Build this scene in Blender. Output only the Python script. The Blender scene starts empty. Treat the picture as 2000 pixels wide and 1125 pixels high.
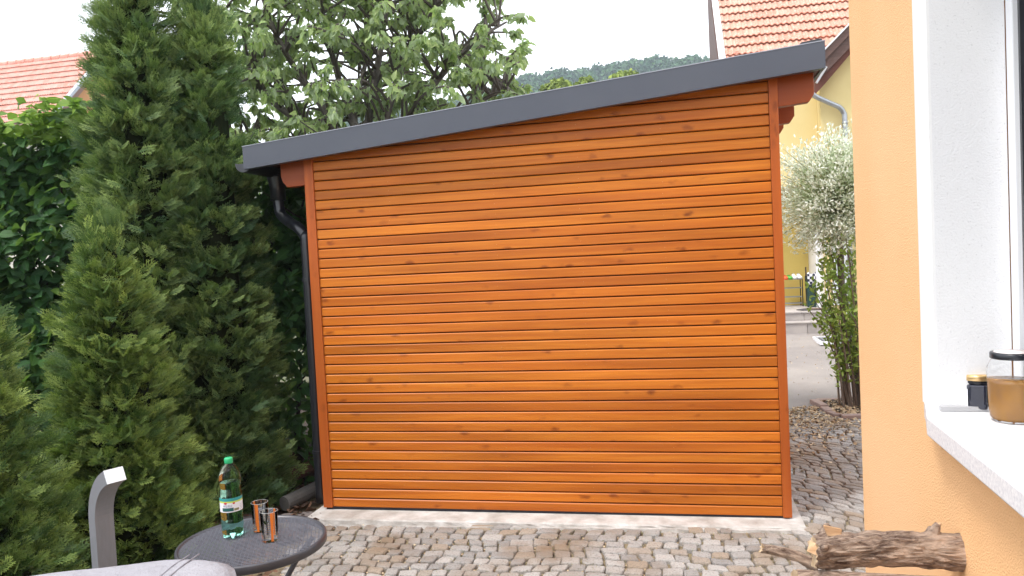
import bpy, bmesh, math, random
import numpy as np
from mathutils import Vector, Matrix
random.seed(7); RNG = np.random.default_rng(7)
C = bpy.context.scene.collection
scene = bpy.context.scene
PI = math.pi

# ---------------------------------------------------------------- camera
PITCH, ROLL, EYE = .0412, .0489, 1.8
fw = Vector((0, math.cos(PITCH), -math.sin(PITCH)))
x0 = Vector((1, 0, 0)); u0 = x0.cross(fw)
rt = x0*math.cos(ROLL) - u0*math.sin(ROLL)
up = x0*math.sin(ROLL) + u0*math.cos(ROLL)
cam_d = bpy.data.cameras.new('camera'); cam = bpy.data.objects.new('camera', cam_d); C.objects.link(cam)
m = Matrix.Identity(4)
for i in range(3): m[i][0] = rt[i]; m[i][1] = up[i]; m[i][2] = -fw[i]
m[2][3] = EYE
cam.matrix_world = m
cam_d.sensor_width = 36; cam_d.lens = 27; cam_d.clip_start = .05; cam_d.clip_end = 3000
scene.camera = cam
scene.render.resolution_x = 1024; scene.render.resolution_y = 576

# ---------------------------------------------------------------- world, sun, exposure
SUN_DIR = Vector((-.60, -.40, 1.45)).normalized()
elev = math.asin(SUN_DIR.z); azim = math.atan2(SUN_DIR.x, SUN_DIR.y)
world = bpy.data.worlds.new('World'); scene.world = world; world.use_nodes = True
wn = world.node_tree; wn.nodes.clear()
wo = wn.nodes.new('ShaderNodeOutputWorld'); bg = wn.nodes.new('ShaderNodeBackground')
sky = wn.nodes.new('ShaderNodeTexSky'); sky.sky_type = 'NISHITA'; sky.sun_disc = False
sky.sun_elevation = elev; sky.sun_rotation = azim; sky.dust_density = 3
mx = wn.nodes.new('ShaderNodeMix'); mx.data_type = 'RGBA'; mx.inputs[0].default_value = .82
mx.inputs[7].default_value = (8.6, 8.8, 9.2, 1)      # even white cloud cover over the clear sky
wn.links.new(sky.outputs[0], mx.inputs[6]); wn.links.new(mx.outputs[2], bg.inputs[0])
bg.inputs[1].default_value = .13
wn.links.new(bg.outputs[0], wo.inputs[0])
sd = bpy.data.lights.new('sun', 'SUN'); sd.energy = 1.5; sd.angle = math.radians(12); sd.color = (1, .96, .9)
sun = bpy.data.objects.new('sun', sd); C.objects.link(sun)
sun.rotation_euler = SUN_DIR.to_track_quat('Z', 'Y').to_euler()
vs = scene.view_settings
vs.view_transform = 'Standard'; vs.look = 'None'; vs.gamma = 1; vs.exposure = 1.15; vs.use_curve_mapping = False

# ---------------------------------------------------------------- helpers
def new_obj(name, me, mat=None, parent=None):
    o = bpy.data.objects.new(name, me); C.objects.link(o)
    if mat is not None and me is not None and len(me.materials) == 0: me.materials.append(mat)
    if parent is not None: o.parent = parent
    return o
def thing(name, label, cat, loc=(0, 0, 0), rz=0, group=None):
    o = bpy.data.objects.new(name, None); C.objects.link(o); o.location = loc; o.rotation_euler = (0, 0, rz)
    o['label'] = label; o['category'] = cat
    if group: o['group'] = group
    return o
def tag(o, label, cat, group=None):
    o['label'] = label; o['category'] = cat
    if group: o['group'] = group
    return o
def struct(o): o['kind'] = 'structure'; return o
def stuff(o): o['kind'] = 'stuff'; return o
class MB:
    """collects simple shapes, builds ONE mesh"""
    def __init__(s): s.v = []; s.f = []; s.m = []; s.cur = 0
    def add(s, vs_, fs):
        n = len(s.v); s.v += [tuple(p) for p in vs_]; s.f += [tuple(n+i for i in f) for f in fs]; s.m += [s.cur]*len(fs); return s
    def box(s, a, b):
        (x, y, z), (X, Y, Z) = a, b
        return s.add([(x,y,z),(X,y,z),(X,Y,z),(x,Y,z),(x,y,Z),(X,y,Z),(X,Y,Z),(x,Y,Z)],
                     [(0,3,2,1),(4,5,6,7),(0,1,5,4),(1,2,6,5),(2,3,7,6),(3,0,4,7)])
    def prism(s, poly, ax, a, b):
        """poly: 2D outline in the two other axes, extruded along axis ax from a to b"""
        def P(p, t):
            q = list(p); q.insert(ax, t); return q
        n = len(poly)
        return s.add([P(p, a) for p in poly]+[P(p, b) for p in poly],
                     [tuple(range(n)), tuple(range(2*n-1, n-1, -1))]+[(i, (i+1) % n, n+(i+1) % n, n+i)[::-1] for i in range(n)])
    def tube(s, pts, r, n=10, cap=True):
        pts = [Vector(p) for p in pts]; rs = r if isinstance(r, (list, tuple)) else [r]*len(pts)
        rings = []; ref = None
        for i, p in enumerate(pts):
            t = (pts[min(i+1, len(pts)-1)]-pts[max(i-1, 0)]).normalized()
            if ref is None: ref = Vector((0, 0, 1)) if abs(t.z) < .9 else Vector((1, 0, 0))
            a = (ref-t*ref.dot(t)).normalized(); b = t.cross(a); ref = a
            rings.append([p+(a*math.cos(2*PI*k/n)+b*math.sin(2*PI*k/n))*rs[i] for k in range(n)])
        vs_ = [q for g in rings for q in g]; fs = []
        for i in range(len(pts)-1):
            for k in range(n): fs.append((i*n+k, i*n+(k+1) % n, (i+1)*n+(k+1) % n, (i+1)*n+k))
        if cap: fs += [tuple(range(n))[::-1], tuple((len(pts)-1)*n+k for k in range(n))]
        return s.add(vs_, fs)
    def lathe(s, prof, c=(0, 0, 0), n=32, close=True):
        vs_ = []; fs = []
        for (r, z) in prof:
            vs_ += [(c[0]+r*math.cos(2*PI*k/n), c[1]+r*math.sin(2*PI*k/n), c[2]+z) for k in range(n)]
        for i in range(len(prof)-1):
            for k in range(n): fs.append((i*n+k, i*n+(k+1) % n, (i+1)*n+(k+1) % n, (i+1)*n+k))
        if close: fs += [tuple(range(n))[::-1], tuple((len(prof)-1)*n+k for k in range(n))]
        return s.add(vs_, fs)
    def mesh(s, name, smooth=False):
        me = bpy.data.meshes.new(name); me.from_pydata(s.v, [], s.f); me.update()
        if any(s.m): me.polygons.foreach_set('material_index', s.m)
        if smooth: me.polygons.foreach_set('use_smooth', [True]*len(me.polygons))
        return me
    def build(s, name, mat, parent=None, smooth=False, bevel=0):
        mats = mat if isinstance(mat, list) else [mat]
        me = s.mesh(name, smooth)
        for q in mats: me.materials.append(q)
        if bevel:
            bm = bmesh.new(); bm.from_mesh(me)
            bmesh.ops.recalc_face_normals(bm, faces=bm.faces)
            bmesh.ops.bevel(bm, geom=[e for e in bm.edges if len(e.link_faces) == 2 and e.calc_face_angle(0) > .5], offset=bevel, segments=2, profile=.5, affect='EDGES')
            bm.to_mesh(me); bm.free()
        return new_obj(name, me, None, parent)
def arr_mesh(name, V, F, attrs=None, smooth=False, uv=None):
    """numpy arrays -> mesh. F is (m,3) or (m,4)"""
    me = bpy.data.meshes.new(name); V = np.asarray(V, np.float32); F = np.asarray(F, np.int32); k = F.shape[1]
    me.vertices.add(len(V)); me.vertices.foreach_set('co', V.ravel())
    me.loops.add(F.size); me.loops.foreach_set('vertex_index', F.ravel())
    me.polygons.add(len(F)); me.polygons.foreach_set('loop_start', np.arange(len(F), dtype=np.int32)*k)
    me.polygons.foreach_set('loop_total', np.full(len(F), k, np.int32))
    if smooth: me.polygons.foreach_set('use_smooth', np.ones(len(F), bool))
    for nm, a in (attrs or {}).items():
        at_ = me.attributes.new(nm, 'FLOAT', 'POINT'); at_.data.foreach_set('value', np.asarray(a, np.float32))
    if uv is not None:
        l = me.uv_layers.new(name='UVMap'); l.data.foreach_set('uv', np.asarray(uv, np.float32)[F.ravel()].ravel())
    me.update(); me.validate(); return me
def inst(tv, tf, R, P):
    """template (k,3),(m,n) placed by N matrices (N,3,3) and positions (N,3)"""
    V = np.einsum('nij,kj->nki', R, tv)+P[:, None, :]
    F = tf[None]+(np.arange(len(P))*len(tv))[:, None, None]
    return V.reshape(-1, 3), F.reshape(-1, tf.shape[1])
def nrm(a): return a/np.maximum(np.linalg.norm(a, axis=-1, keepdims=True), 1e-9)
def frames(d, up_, size):
    """columns x=side, y=direction d, z=normal; up_ is the wanted normal"""
    d = nrm(d); s = nrm(np.cross(d, up_)); z = np.cross(s, d)
    R = np.stack([s, d, z], -1); return R*np.asarray(size).reshape(-1, 1, 1)

# ---------------------------------------------------------------- materials
def mat_base(name):
    mt = bpy.data.materials.new(name); mt.use_nodes = True; nt = mt.node_tree
    return mt, nt, nt.nodes['Principled BSDF']
def nd(nt, t, **k):
    n = nt.nodes.new(t)
    for a, b in k.items():
        if a.startswith('i_'): n.inputs[a[2:]].default_value = b
        elif a[0] == 'i' and a[1:].isdigit(): n.inputs[int(a[1:])].default_value = b
        else: setattr(n, a, b)
    return n
def rgb(c): return (c[0], c[1], c[2], 1)
def mixc(nt, f, a, b, blend='MIX'):
    n = nd(nt, 'ShaderNodeMix', data_type='RGBA', blend_type=blend)
    for i, q in ((0, f), (6, a), (7, b)):
        if isinstance(q, bpy.types.NodeSocket): nt.links.new(q, n.inputs[i])
        else: n.inputs[i].default_value = q if i == 0 else rgb(q)
    return n.outputs[2]
def ramp(nt, src, stops):
    r = nd(nt, 'ShaderNodeMapRange', i1=stops[0], i2=stops[1]); nt.links.new(src, r.inputs[0]); return r.outputs[0]
def noise(nt, vec, scale, detail=4, rough=.5, dist=0):
    n = nd(nt, 'ShaderNodeTexNoise', i_Scale=scale, i_Detail=detail, i_Roughness=rough, i_Distortion=dist)
    if vec is not None: nt.links.new(vec, n.inputs['Vector'])
    return n.outputs['Fac']
def coords(nt, scale=(1, 1, 1), rnd=False, world_=False):
    if world_: src = nd(nt, 'ShaderNodeNewGeometry').outputs['Position']
    else: src = nd(nt, 'ShaderNodeTexCoord').outputs['Object']
    if rnd:
        oi = nd(nt, 'ShaderNodeObjectInfo'); mu = nd(nt, 'ShaderNodeMath', operation='MULTIPLY', i1=57.)
        nt.links.new(oi.outputs['Random'], mu.inputs[0]); ad = nd(nt, 'ShaderNodeVectorMath', operation='ADD')
        nt.links.new(src, ad.inputs[0]); nt.links.new(mu.outputs[0], ad.inputs[1]); src = ad.outputs[0]
    mp = nd(nt, 'ShaderNodeMapping', i_Scale=scale); nt.links.new(src, mp.inputs[0]); return mp.outputs[0]
def bump(nt, b, h, strength, dist=.01):
    n = nd(nt, 'ShaderNodeBump', i_Strength=strength, i_Distance=dist); nt.links.new(h, n.inputs['Height'])
    nt.links.new(n.outputs[0], b.inputs['Normal']); return n
def simple(name, col, rough=.6, metal=0, col2=None, ns=5, bmp=None, rnd=False, obj_rnd=None, scale=(1, 1, 1), world_=False, spec=.5, detail=5):
    mt, nt, b = mat_base(name)
    b.inputs['Roughness'].default_value = rough; b.inputs['Metallic'].default_value = metal
    b.inputs['Specular IOR Level'].default_value = spec
    b.inputs['Base Color'].default_value = rgb(col)
    v = coords(nt, scale, rnd, world_) if (col2 or bmp) else None
    c = None
    if col2:
        f = ramp(nt, noise(nt, v, ns, detail, .6), (.32, .68)); c = mixc(nt, f, col, col2)
    if obj_rnd:
        oi = nd(nt, 'ShaderNodeObjectInfo'); mr = nd(nt, 'ShaderNodeMapRange', i3=1-obj_rnd, i4=1+obj_rnd)
        nt.links.new(oi.outputs['Random'], mr.inputs[0]); hs = nd(nt, 'ShaderNodeHueSaturation')
        if c is None: hs.inputs['Color'].default_value = rgb(col)
        else: nt.links.new(c, hs.inputs['Color'])
        nt.links.new(mr.outputs[0], hs.inputs['Value']); c = hs.outputs[0]
    if c is not None: nt.links.new(c, b.inputs['Base Color'])
    if bmp: bump(nt, b, noise(nt, v, bmp[0], 6, .65), bmp[1], bmp[2])
    return mt
def attr_rnd(nt):
    a = nd(nt, 'ShaderNodeAttribute', attribute_name='rnd'); oi = nd(nt, 'ShaderNodeObjectInfo')
    ad = nd(nt, 'ShaderNodeMath', operation='ADD'); nt.links.new(a.outputs['Fac'], ad.inputs[0]); nt.links.new(oi.outputs['Random'], ad.inputs[1])
    fr = nd(nt, 'ShaderNodeMath', operation='FRACT'); nt.links.new(ad.outputs[0], fr.inputs[0]); return fr.outputs[0]
def leaf_mat(name, c1, c2, tip=None, trans=.35, veins=False, rough=.5, back=None, spec=.35):
    """c1..c2 by leaf, mixed to tip by the 'tip' attribute"""
    mt, nt, b = mat_base(name); out = nt.nodes['Material Output']
    r = attr_rnd(nt); c = mixc(nt, r, c1, c2)
    if tip:
        t = nd(nt, 'ShaderNodeAttribute', attribute_name='tip'); c = mixc(nt, t.outputs['Fac'], c, tip)
    if veins:
        uv = nd(nt, 'ShaderNodeUVMap'); sp = nd(nt, 'ShaderNodeSeparateXYZ'); nt.links.new(uv.outputs[0], sp.inputs[0])
        sb = nd(nt, 'ShaderNodeMath', operation='SUBTRACT', i1=.5); nt.links.new(sp.outputs[0], sb.inputs[0])
        ab = nd(nt, 'ShaderNodeMath', operation='ABSOLUTE'); nt.links.new(sb.outputs[0], ab.inputs[0])
        ml = nd(nt, 'ShaderNodeMath', operation='MULTIPLY_ADD', i1=-.9); nt.links.new(ab.outputs[0], ml.inputs[0]); nt.links.new(sp.outputs[1], ml.inputs[2])
        m2 = nd(nt, 'ShaderNodeMath', operation='MULTIPLY', i1=2*PI*10); nt.links.new(ml.outputs[0], m2.inputs[0])
        sn = nd(nt, 'ShaderNodeMath', operation='SINE'); nt.links.new(m2.outputs[0], sn.inputs[0])
        bump(nt, b, sn.outputs[0], .5, .002)
        mid = nd(nt, 'ShaderNodeMapRange', i1=.0, i2=.05, i3=.5, i4=0.); nt.links.new(ab.outputs[0], mid.inputs[0])
        c = mixc(nt, mid.outputs[0], c, tuple(min(1, q*2) for q in c2))
    if back:
        g = nd(nt, 'ShaderNodeNewGeometry'); c = mixc(nt, g.outputs['Backfacing'], c, back)
    nt.links.new(c, b.inputs['Base Color']); b.inputs['Roughness'].default_value = rough; b.inputs['Specular IOR Level'].default_value = spec
    if trans:
        tr = nd(nt, 'ShaderNodeBsdfTranslucent'); ms = nd(nt, 'ShaderNodeMixShader', i0=trans)
        br = mixc(nt, .5, c, (.25, .42, .05)) if trans > .2 else c
        nt.links.new(br, tr.inputs[0]); nt.links.new(b.outputs[0], ms.inputs[1]); nt.links.new(tr.outputs[0], ms.inputs[2]); nt.links.new(ms.outputs[0], out.inputs[0])
    return mt
def wood_stain(name, base, light, red, along=0):
    """stained spruce: grain lines along one axis, growth waves, dark red knots; every board its own cut"""
    mt, nt, b = mat_base(name)
    sc = [1, 1, 1]
    g = [38.]*3; g[along] = 1.3; w = [16.]*3; w[along] = .9; k = [12.]*3; k[along] = 6.
    grain = noise(nt, coords(nt, g, True), 1.6, 6, .65)
    wave = noise(nt, coords(nt, w, True), .8, 3, .5, .6)
    big = noise(nt, coords(nt, (1, 1, 1), True), .55, 1)
    c = mixc(nt, ramp(nt, grain, (.3, .72)), base, light)
    c = mixc(nt, ramp(nt, wave, (.42, .92)), c, tuple(q*.8 for q in red))
    vo = nd(nt, 'ShaderNodeTexVoronoi', i_Scale=1.0); vv = coords(nt, k, True)
    nz = nd(nt, 'ShaderNodeTexNoise', i_Scale=2.5); nt.links.new(vv, nz.inputs[0])
    dv = nd(nt, 'ShaderNodeMix', data_type='RGBA', blend_type='LINEAR_LIGHT', i0=.22); nt.links.new(vv, dv.inputs[6]); nt.links.new(nz.outputs[1], dv.inputs[7])
    nt.links.new(dv.outputs[2], vo.inputs['Vector'])
    kd = nd(nt, 'ShaderNodeMapRange', i1=.05, i2=.30, i3=1., i4=0., interpolation_type='SMOOTHSTEP'); nt.links.new(vo.outputs['Distance'], kd.inputs[0])
    sc_ = nd(nt, 'ShaderNodeSeparateColor'); nt.links.new(vo.outputs['Color'], sc_.inputs[0])
    gt = nd(nt, 'ShaderNodeMapRange', i1=.40, i2=.85, i3=0., i4=.9); nt.links.new(sc_.outputs[0], gt.inputs[0])
    kn = nd(nt, 'ShaderNodeMath', operation='MULTIPLY'); nt.links.new(kd.outputs[0], kn.inputs[0]); nt.links.new(gt.outputs[0], kn.inputs[1])
    c = mixc(nt, kn.outputs[0], c, tuple(q*.45 for q in red))
    oi = nd(nt, 'ShaderNodeObjectInfo'); f2 = nd(nt, 'ShaderNodeMapRange', i3=.0, i4=.42); nt.links.new(oi.outputs['Random'], f2.inputs[0])
    c = mixc(nt, f2.outputs[0], c, red, 'MIX')
    hs = nd(nt, 'ShaderNodeHueSaturation'); mr = nd(nt, 'ShaderNodeMapRange', i1=.35, i2=.65, i3=.86, i4=1.14); nt.links.new(big, mr.inputs[0])
    nt.links.new(mr.outputs[0], hs.inputs['Value']); nt.links.new(c, hs.inputs['Color'])
    nt.links.new(hs.outputs[0], b.inputs['Base Color'])
    b.inputs['Roughness'].default_value = .40; b.inputs['Specular IOR Level'].default_value = .28
    bump(nt, b, grain, .25, .002)
    return mt
M = {}
M['wood'] = wood_stain('stained_boards', (.48, .128, .011), (.63, .212, .022), (.37, .080, .008), 0)
M['woodv'] = wood_stain('stained_trim', (.43, .098, .016), (.49, .128, .022), (.37, .075, .014), 2)
M['woodb'] = wood_stain('stained_rafters', (.36, .075, .015), (.40, .095, .020), (.31, .06, .013), 0)
M['back'] = simple('dark_gap', (.09, .026, .009), .9)
M['anth'] = simple('anthracite_sheet', (.046, .052, .072), .34, 0, (.053, .059, .078), 2.2, spec=.6, bmp=(2.6, .14, .02), scale=(1, 1, 1))
M['gutter'] = simple('black_gutter', (.016, .017, .022), .28, 0, spec=.6)
M['conc'] = simple('concrete', (.58, .56, .54), .85, 0, (.33, .30, .27), 7, (40, .8, .01))
M['granite'] = None
def granite(name, c1, c2, c3):
    mt, nt, b = mat_base(name); v = coords(nt, (1, 1, 1), False, True)
    r = attr_rnd(nt); c = mixc(nt, ramp(nt, r, (0, 1)), c1, c2)
    br = nd(nt, 'ShaderNodeMath', operation='MULTIPLY', i1=7.31); nt.links.new(r, br.inputs[0])
    fr = nd(nt, 'ShaderNodeMath', operation='FRACT'); nt.links.new(br.outputs[0], fr.inputs[0])
    c = mixc(nt, ramp(nt, fr.outputs[0], (.72, .98)), c, c3)
    sp = noise(nt, v, 230, 3, .8); c = mixc(nt, ramp(nt, sp, (.42, .60)), c, (.60, .58, .56), 'OVERLAY')
    sp2 = noise(nt, v, 90, 5, .7); c = mixc(nt, ramp(nt, sp2, (.50, .75)), c, (.10, .085, .075))
    d = noise(nt, v, 1.7, 6, .6); c = mixc(nt, ramp(nt, d, (.46, .70)), c, (.20, .14, .09))
    nt.links.new(c, b.inputs['Base Color']); b.inputs['Roughness'].default_value = .78
    bump(nt, b, noise(nt, v, 75, 8, .75), .9, .008); return mt
M['granite'] = granite('granite', (.235, .228, .222), (.375, .36, .345), (.29, .235, .18))
M['joint'] = simple('joint_dirt', (.19, .14, .095), .95, 0, (.25, .21, .12), 9, (60, .8, .01), world_=True)
M['asphalt'] = simple('asphalt', (.22, .195, .185), .92, 0, (.32, .285, .26), 1.1, (110, .7, .006), world_=True)
M['soil'] = simple('soil', (.035, .024, .017), .95, 0, (.08, .055, .038), 8, (40, 1, .03), world_=True)
M['earth'] = simple('earth', (.07, .09, .035), .95, 0, (.10, .085, .05), 2, world_=True)
def plaster(name, col, sc, st, dist, col2, spec=.25):
    mt, nt, b = mat_base(name); v = coords(nt)
    n1 = noise(nt, v, sc, 3, .55); n2 = noise(nt, v, 1.3, 3)
    c = mixc(nt, ramp(nt, n2, (.35, .65)), col, col2)
    pit = noise(nt, v, sc*.9, 4, .7); f = nd(nt, 'ShaderNodeMapRange', i1=.60, i2=.70, i3=0, i4=.45); nt.links.new(pit, f.inputs[0])
    c = mixc(nt, f.outputs[0], c, tuple(q*.55 for q in col))
    nt.links.new(c, b.inputs['Base Color']); b.inputs['Roughness'].default_value = .9; b.inputs['Specular IOR Level'].default_value = spec
    bump(nt, b, n1, st, dist); return mt
M['orange'] = plaster('orange_plaster', (.90, .555, .295), 230, .9, .005, (.87, .515, .255))
M['white_pl'] = plaster('white_plaster', (.76, .76, .78), 210, .28, .004, (.78, .78, .79))
M['white_sm'] = simple('white_smooth', (.84, .84, .84), .7, 0, (.80, .80, .81), 4, (150, .1, .002))
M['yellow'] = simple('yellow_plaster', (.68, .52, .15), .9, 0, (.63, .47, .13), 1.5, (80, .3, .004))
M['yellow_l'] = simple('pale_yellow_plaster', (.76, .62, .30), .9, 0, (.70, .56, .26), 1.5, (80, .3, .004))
M['pvc'] = simple('white_frame', (.80, .81, .84), .35)
M['grey_bar'] = simple('grey_bar', (.42, .42, .43), .5)
M['stone_sill'] = simple('terrazzo_sill', (.82, .82, .82), .45, 0, (.60, .60, .63), 160, world_=False)
def tile_mat(name, c1, c2, c3):
    mt, nt, b = mat_base(name); oi = nd(nt, 'ShaderNodeObjectInfo'); c = mixc(nt, oi.outputs['Random'], c1, c2)
    v = coords(nt, (1, 1, 1), True); c = mixc(nt, ramp(nt, noise(nt, v, 14, 5, .7), (.48, .72)), c, c3)
    nt.links.new(c, b.inputs['Base Color']); b.inputs['Roughness'].default_value = .75; bump(nt, b, noise(nt, v, 60, 4), .3, .004); return mt
M['tile'] = tile_mat('clay_tile', (.52, .225, .155), (.62, .32, .235), (.66, .46, .38))
M['tile2'] = tile_mat('faded_tile', (.58, .25, .19), (.66, .33, .27), (.68, .45, .39))
M['brown'] = simple('brown_boards', (.085, .042, .032), .6, 0, (.13, .07, .055), 6, scale=(1, 1, 6))
M['galv'] = simple('galvanised', (.42, .44, .47), .38, .75, (.33, .35, .38), 9)
M['darkglass'] = simple('dark_glass', (.015, .018, .024), .05, 0, spec=.8)
def glass(name, col, rough=0, ior=1.45, dens=None):
    mt, nt, b = mat_base(name); b.inputs['Base Color'].default_value = rgb(col); b.inputs['Transmission Weight'].default_value = 1
    b.inputs['Roughness'].default_value = rough; b.inputs['IOR'].default_value = ior; return mt
M['glass'] = glass('clear_glass', (.97, .98, .98), 0, 1.08)
M['pet'] = glass('green_pet', (.74, .96, .90), .02, 1.18)
M['water'] = glass('green_water', (.58, .93, .84), 0, 1.12)
M['cap'] = simple('green_cap', (.02, .36, .14), .4)
M['rim'] = simple('table_enamel', (.050, .048, .056), .38, .2, (.065, .062, .07), 30)
M['alu'] = simple('grey_aluminium', (.22, .225, .245), .42, .25, (.20, .205, .22), 20, scale=(6, 6, 1))
M['alu_l'] = simple('bright_cap', (.72, .74, .77), .4, .1)
M['tarp'] = simple('grey_tarp', (.31, .30, .325), .62, 0, (.26, .25, .275), 3, (11, .8, .03))
M['tarp_d'] = simple('grey_tarp_seam', (.20, .19, .21), .7)
M['or_st'] = simple('orange_stripe', (.80, .20, .025), .35); M['bk_st'] = simple('black_stripe', (.012, .012, .014), .3)
M['bark'] = None
def bark(name, c1, c2, sc, ax=2, st=1, dist=.02):
    mt, nt, b = mat_base(name); s_ = [1.]*3; s_[ax] = .4; v = coords(nt, tuple(s_))
    n = noise(nt, v, sc, 8, .72, .7); n2 = noise(nt, v, sc*.25, 3)
    c = mixc(nt, ramp(nt, n, (.38, .64)), c1, c2); c = mixc(nt, ramp(nt, n2, (.45, .7)), c, tuple(q*1.25 for q in c2))
    nt.links.new(c, b.inputs['Base Color']); b.inputs['Roughness'].default_value = .9; bump(nt, b, n, st, dist); return mt
M['bark'] = bark('tree_bark', (.07, .058, .05), (.20, .175, .155), 22)
M['barkd'] = bark('dark_bark', (.02, .014, .010), (.055, .042, .034), 22)
M['logbark'] = bark('log_bark', (.11, .060, .042), (.58, .43, .33), 85, 0, 1, .02)
M['barkp'] = bark('smooth_bark', (.12, .085, .065), (.22, .17, .13), 18)
M['twig'] = simple('twig_bark', (.12, .10, .085), .9)
M['cut'] = simple('split_wood', (.60, .41, .25), .8, 0, (.46, .27, .14), 9, (30, .6, .006), scale=(1, 6, 6))
M['pale_cut'] = simple('pale_end_grain', (.56, .43, .28), .8, 0, (.36, .24, .14), 45, (60, .5, .004))
M['timber'] = simple('weathered_pole', (.16, .07, .045), .85, 0, (.10, .05, .035), 6, (30, .6, .01))
M['timber_g'] = simple('grey_pole', (.11, .105, .10), .85, 0, (.07, .065, .06), 6, (30, .6, .01))
M['slab'] = simple('stone_slab', (.40, .36, .33), .75, 0, (.31, .28, .27), 3, (30, .3, .006), obj_rnd=.14)
M['brick'] = simple('edging_brick', (.36, .25, .21), .85, 0, (.26, .19, .165), 12, (40, .5, .01), obj_rnd=.15)
M['thuja'] = leaf_mat('thuja_scales', (.022, .062, .025), (.042, .10, .036), (.44, .56, .17), .22, rough=.6)
M['thuja_y'] = leaf_mat('young_thuja_scales', (.025, .068, .020), (.046, .104, .026), (.52, .64, .15), .22, rough=.6)
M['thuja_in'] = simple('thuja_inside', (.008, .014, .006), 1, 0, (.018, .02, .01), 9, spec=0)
M['hedge'] = leaf_mat('hornbeam_leaf', (.022, .070, .026), (.060, .150, .040), (.30, .46, .07), .38, veins=True, rough=.42)
M['cherry'] = leaf_mat('cherry_leaf', (.25, .37, .11), (.50, .61, .25), None, .5, veins=True, rough=.36, back=(.42, .52, .30), spec=.6)
M['shrubl'] = leaf_mat('shrub_leaf', (.20, .31, .06), (.44, .53, .13), None, .4)
M['salix'] = leaf_mat('dappled_willow_leaf', (.28, .42, .14), (.60, .68, .38), (.90, .90, .82), .32)
M['forest'] = leaf_mat('forest_leaf', (.018, .070, .032), (.075, .16, .055), None, 0, rough=.8)
M['forest_y'] = leaf_mat('fresh_crown_leaf', (.16, .22, .035), (.27, .34, .06), None, .2, rough=.7)
M['litter'] = leaf_mat('dry_leaf', (.30, .19, .10), (.62, .50, .34), None, 0, rough=.85)
M['litter_d'] = leaf_mat('rotting_leaf', (.055, .032, .022), (.17, .09, .055), None, 0, rough=.85)
M['black'] = simple('black_metal', (.02, .02, .022), .4, .3); M['white'] = simple('white_leather', (.75, .74, .72), .5)
M['bin'] = simple('dark_green_bin', (.012, .045, .04), .4); M['mat_b'] = simple('coir_mat', (.17, .10, .07), .95, 0, (.10, .07, .06), 9)
M['mat_r'] = simple('mat_border', (.055, .05, .055), .9)
M['orange_r'] = simple('orange_rubber', (.72, .11, .03), .5); M['green_r'] = simple('green_rubber', (.10, .38, .05), .5)

# ================================================================= THE GROUND
AX, AY = -1.3632, 5.486; DU = (.97782, -.20945); DN = (.20945, .97782)
ANG = math.atan2(DU[1], DU[0])
def W(u, v, z=0): return (AX+DU[0]*u+DN[0]*v, AY+DU[1]*u+DN[1]*v, z)
def uvof(x, y): return ((x-AX)*DU[0]+(y-AY)*DU[1], (x-AX)*DN[0]+(y-AY)*DN[1])
def gz(x, y):
    z = .01*min(max(x+1.4, 0), 3.2)
    if y > 8.1: z = .03+.30*min(1, (y-8.1)/4.2)
    return z
# one sheet to the horizon, rising far off
def big(x, y):
    base = -.12
    r = math.hypot(x, y)
    return base
struct(MB().add([(-900, -300, -.14), (900, -300, -.14), (900, 900, -.14), (-900, 900, -.14)], [(0, 1, 2, 3)]).build('ground', M['earth']))
# cobble bedding
nx, ny = 34, 34; V = []; F = []
for j in range(ny+1):
    for i in range(nx+1):
        x = -1.75+i*(6.6/nx); y = -.5+j*(8.75/ny); V.append((x, y, gz(x, min(y, 8.09))-.016+.004*math.sin(x*7+y*5)))
for j in range(ny):
    for i in range(nx):
        a = j*(nx+1)+i; F.append((a, a+1, a+nx+2, a+nx+1))
bed = struct(MB().add(V, F).build('cobbled_pavement', M['joint'], smooth=True))
# asphalt yard rising to the steps
nx, ny = 12, 16; V = []; F = []
for j in range(ny+1):
    for i in range(nx+1):
        x = .5+i*.9; y = 8.06+(j/ny)**1.2*8.5+.12*math.sin(i*2.3)*(1 if j == 0 else 0); V.append((x, y, gz(x, y+.03)-.006))
for j in range(ny):
    for i in range(nx):
        a = j*(nx+1)+i; F.append((a, a+1, a+nx+2, a+nx+1))
struct(MB().add(V, F).build('asphalt_yard', M['asphalt'], smooth=True))
# garden soil
V = []; F = []; nx, ny = 46, 40
for j in range(ny+1):
    for i in range(nx+1):
        x = -9+i*(7.62/nx) if i < nx else -1.36; y = -1+j*(12.0/ny)
        z = -.03+.05*math.sin(x*3.1+y*1.7)*math.sin(y*2.3-x)+.02*math.sin(x*11+y*9)
        if x > -1.9: z = z*.4-.02
        V.append((x, y, z))
for j in range(ny):
    for i in range(nx):
        a = j*(nx+1)+i; F.append((a, a+1, a+nx+2, a+nx+1))
struct(MB().add(V, F).build('garden_soil', M['soil'], smooth=True))

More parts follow.
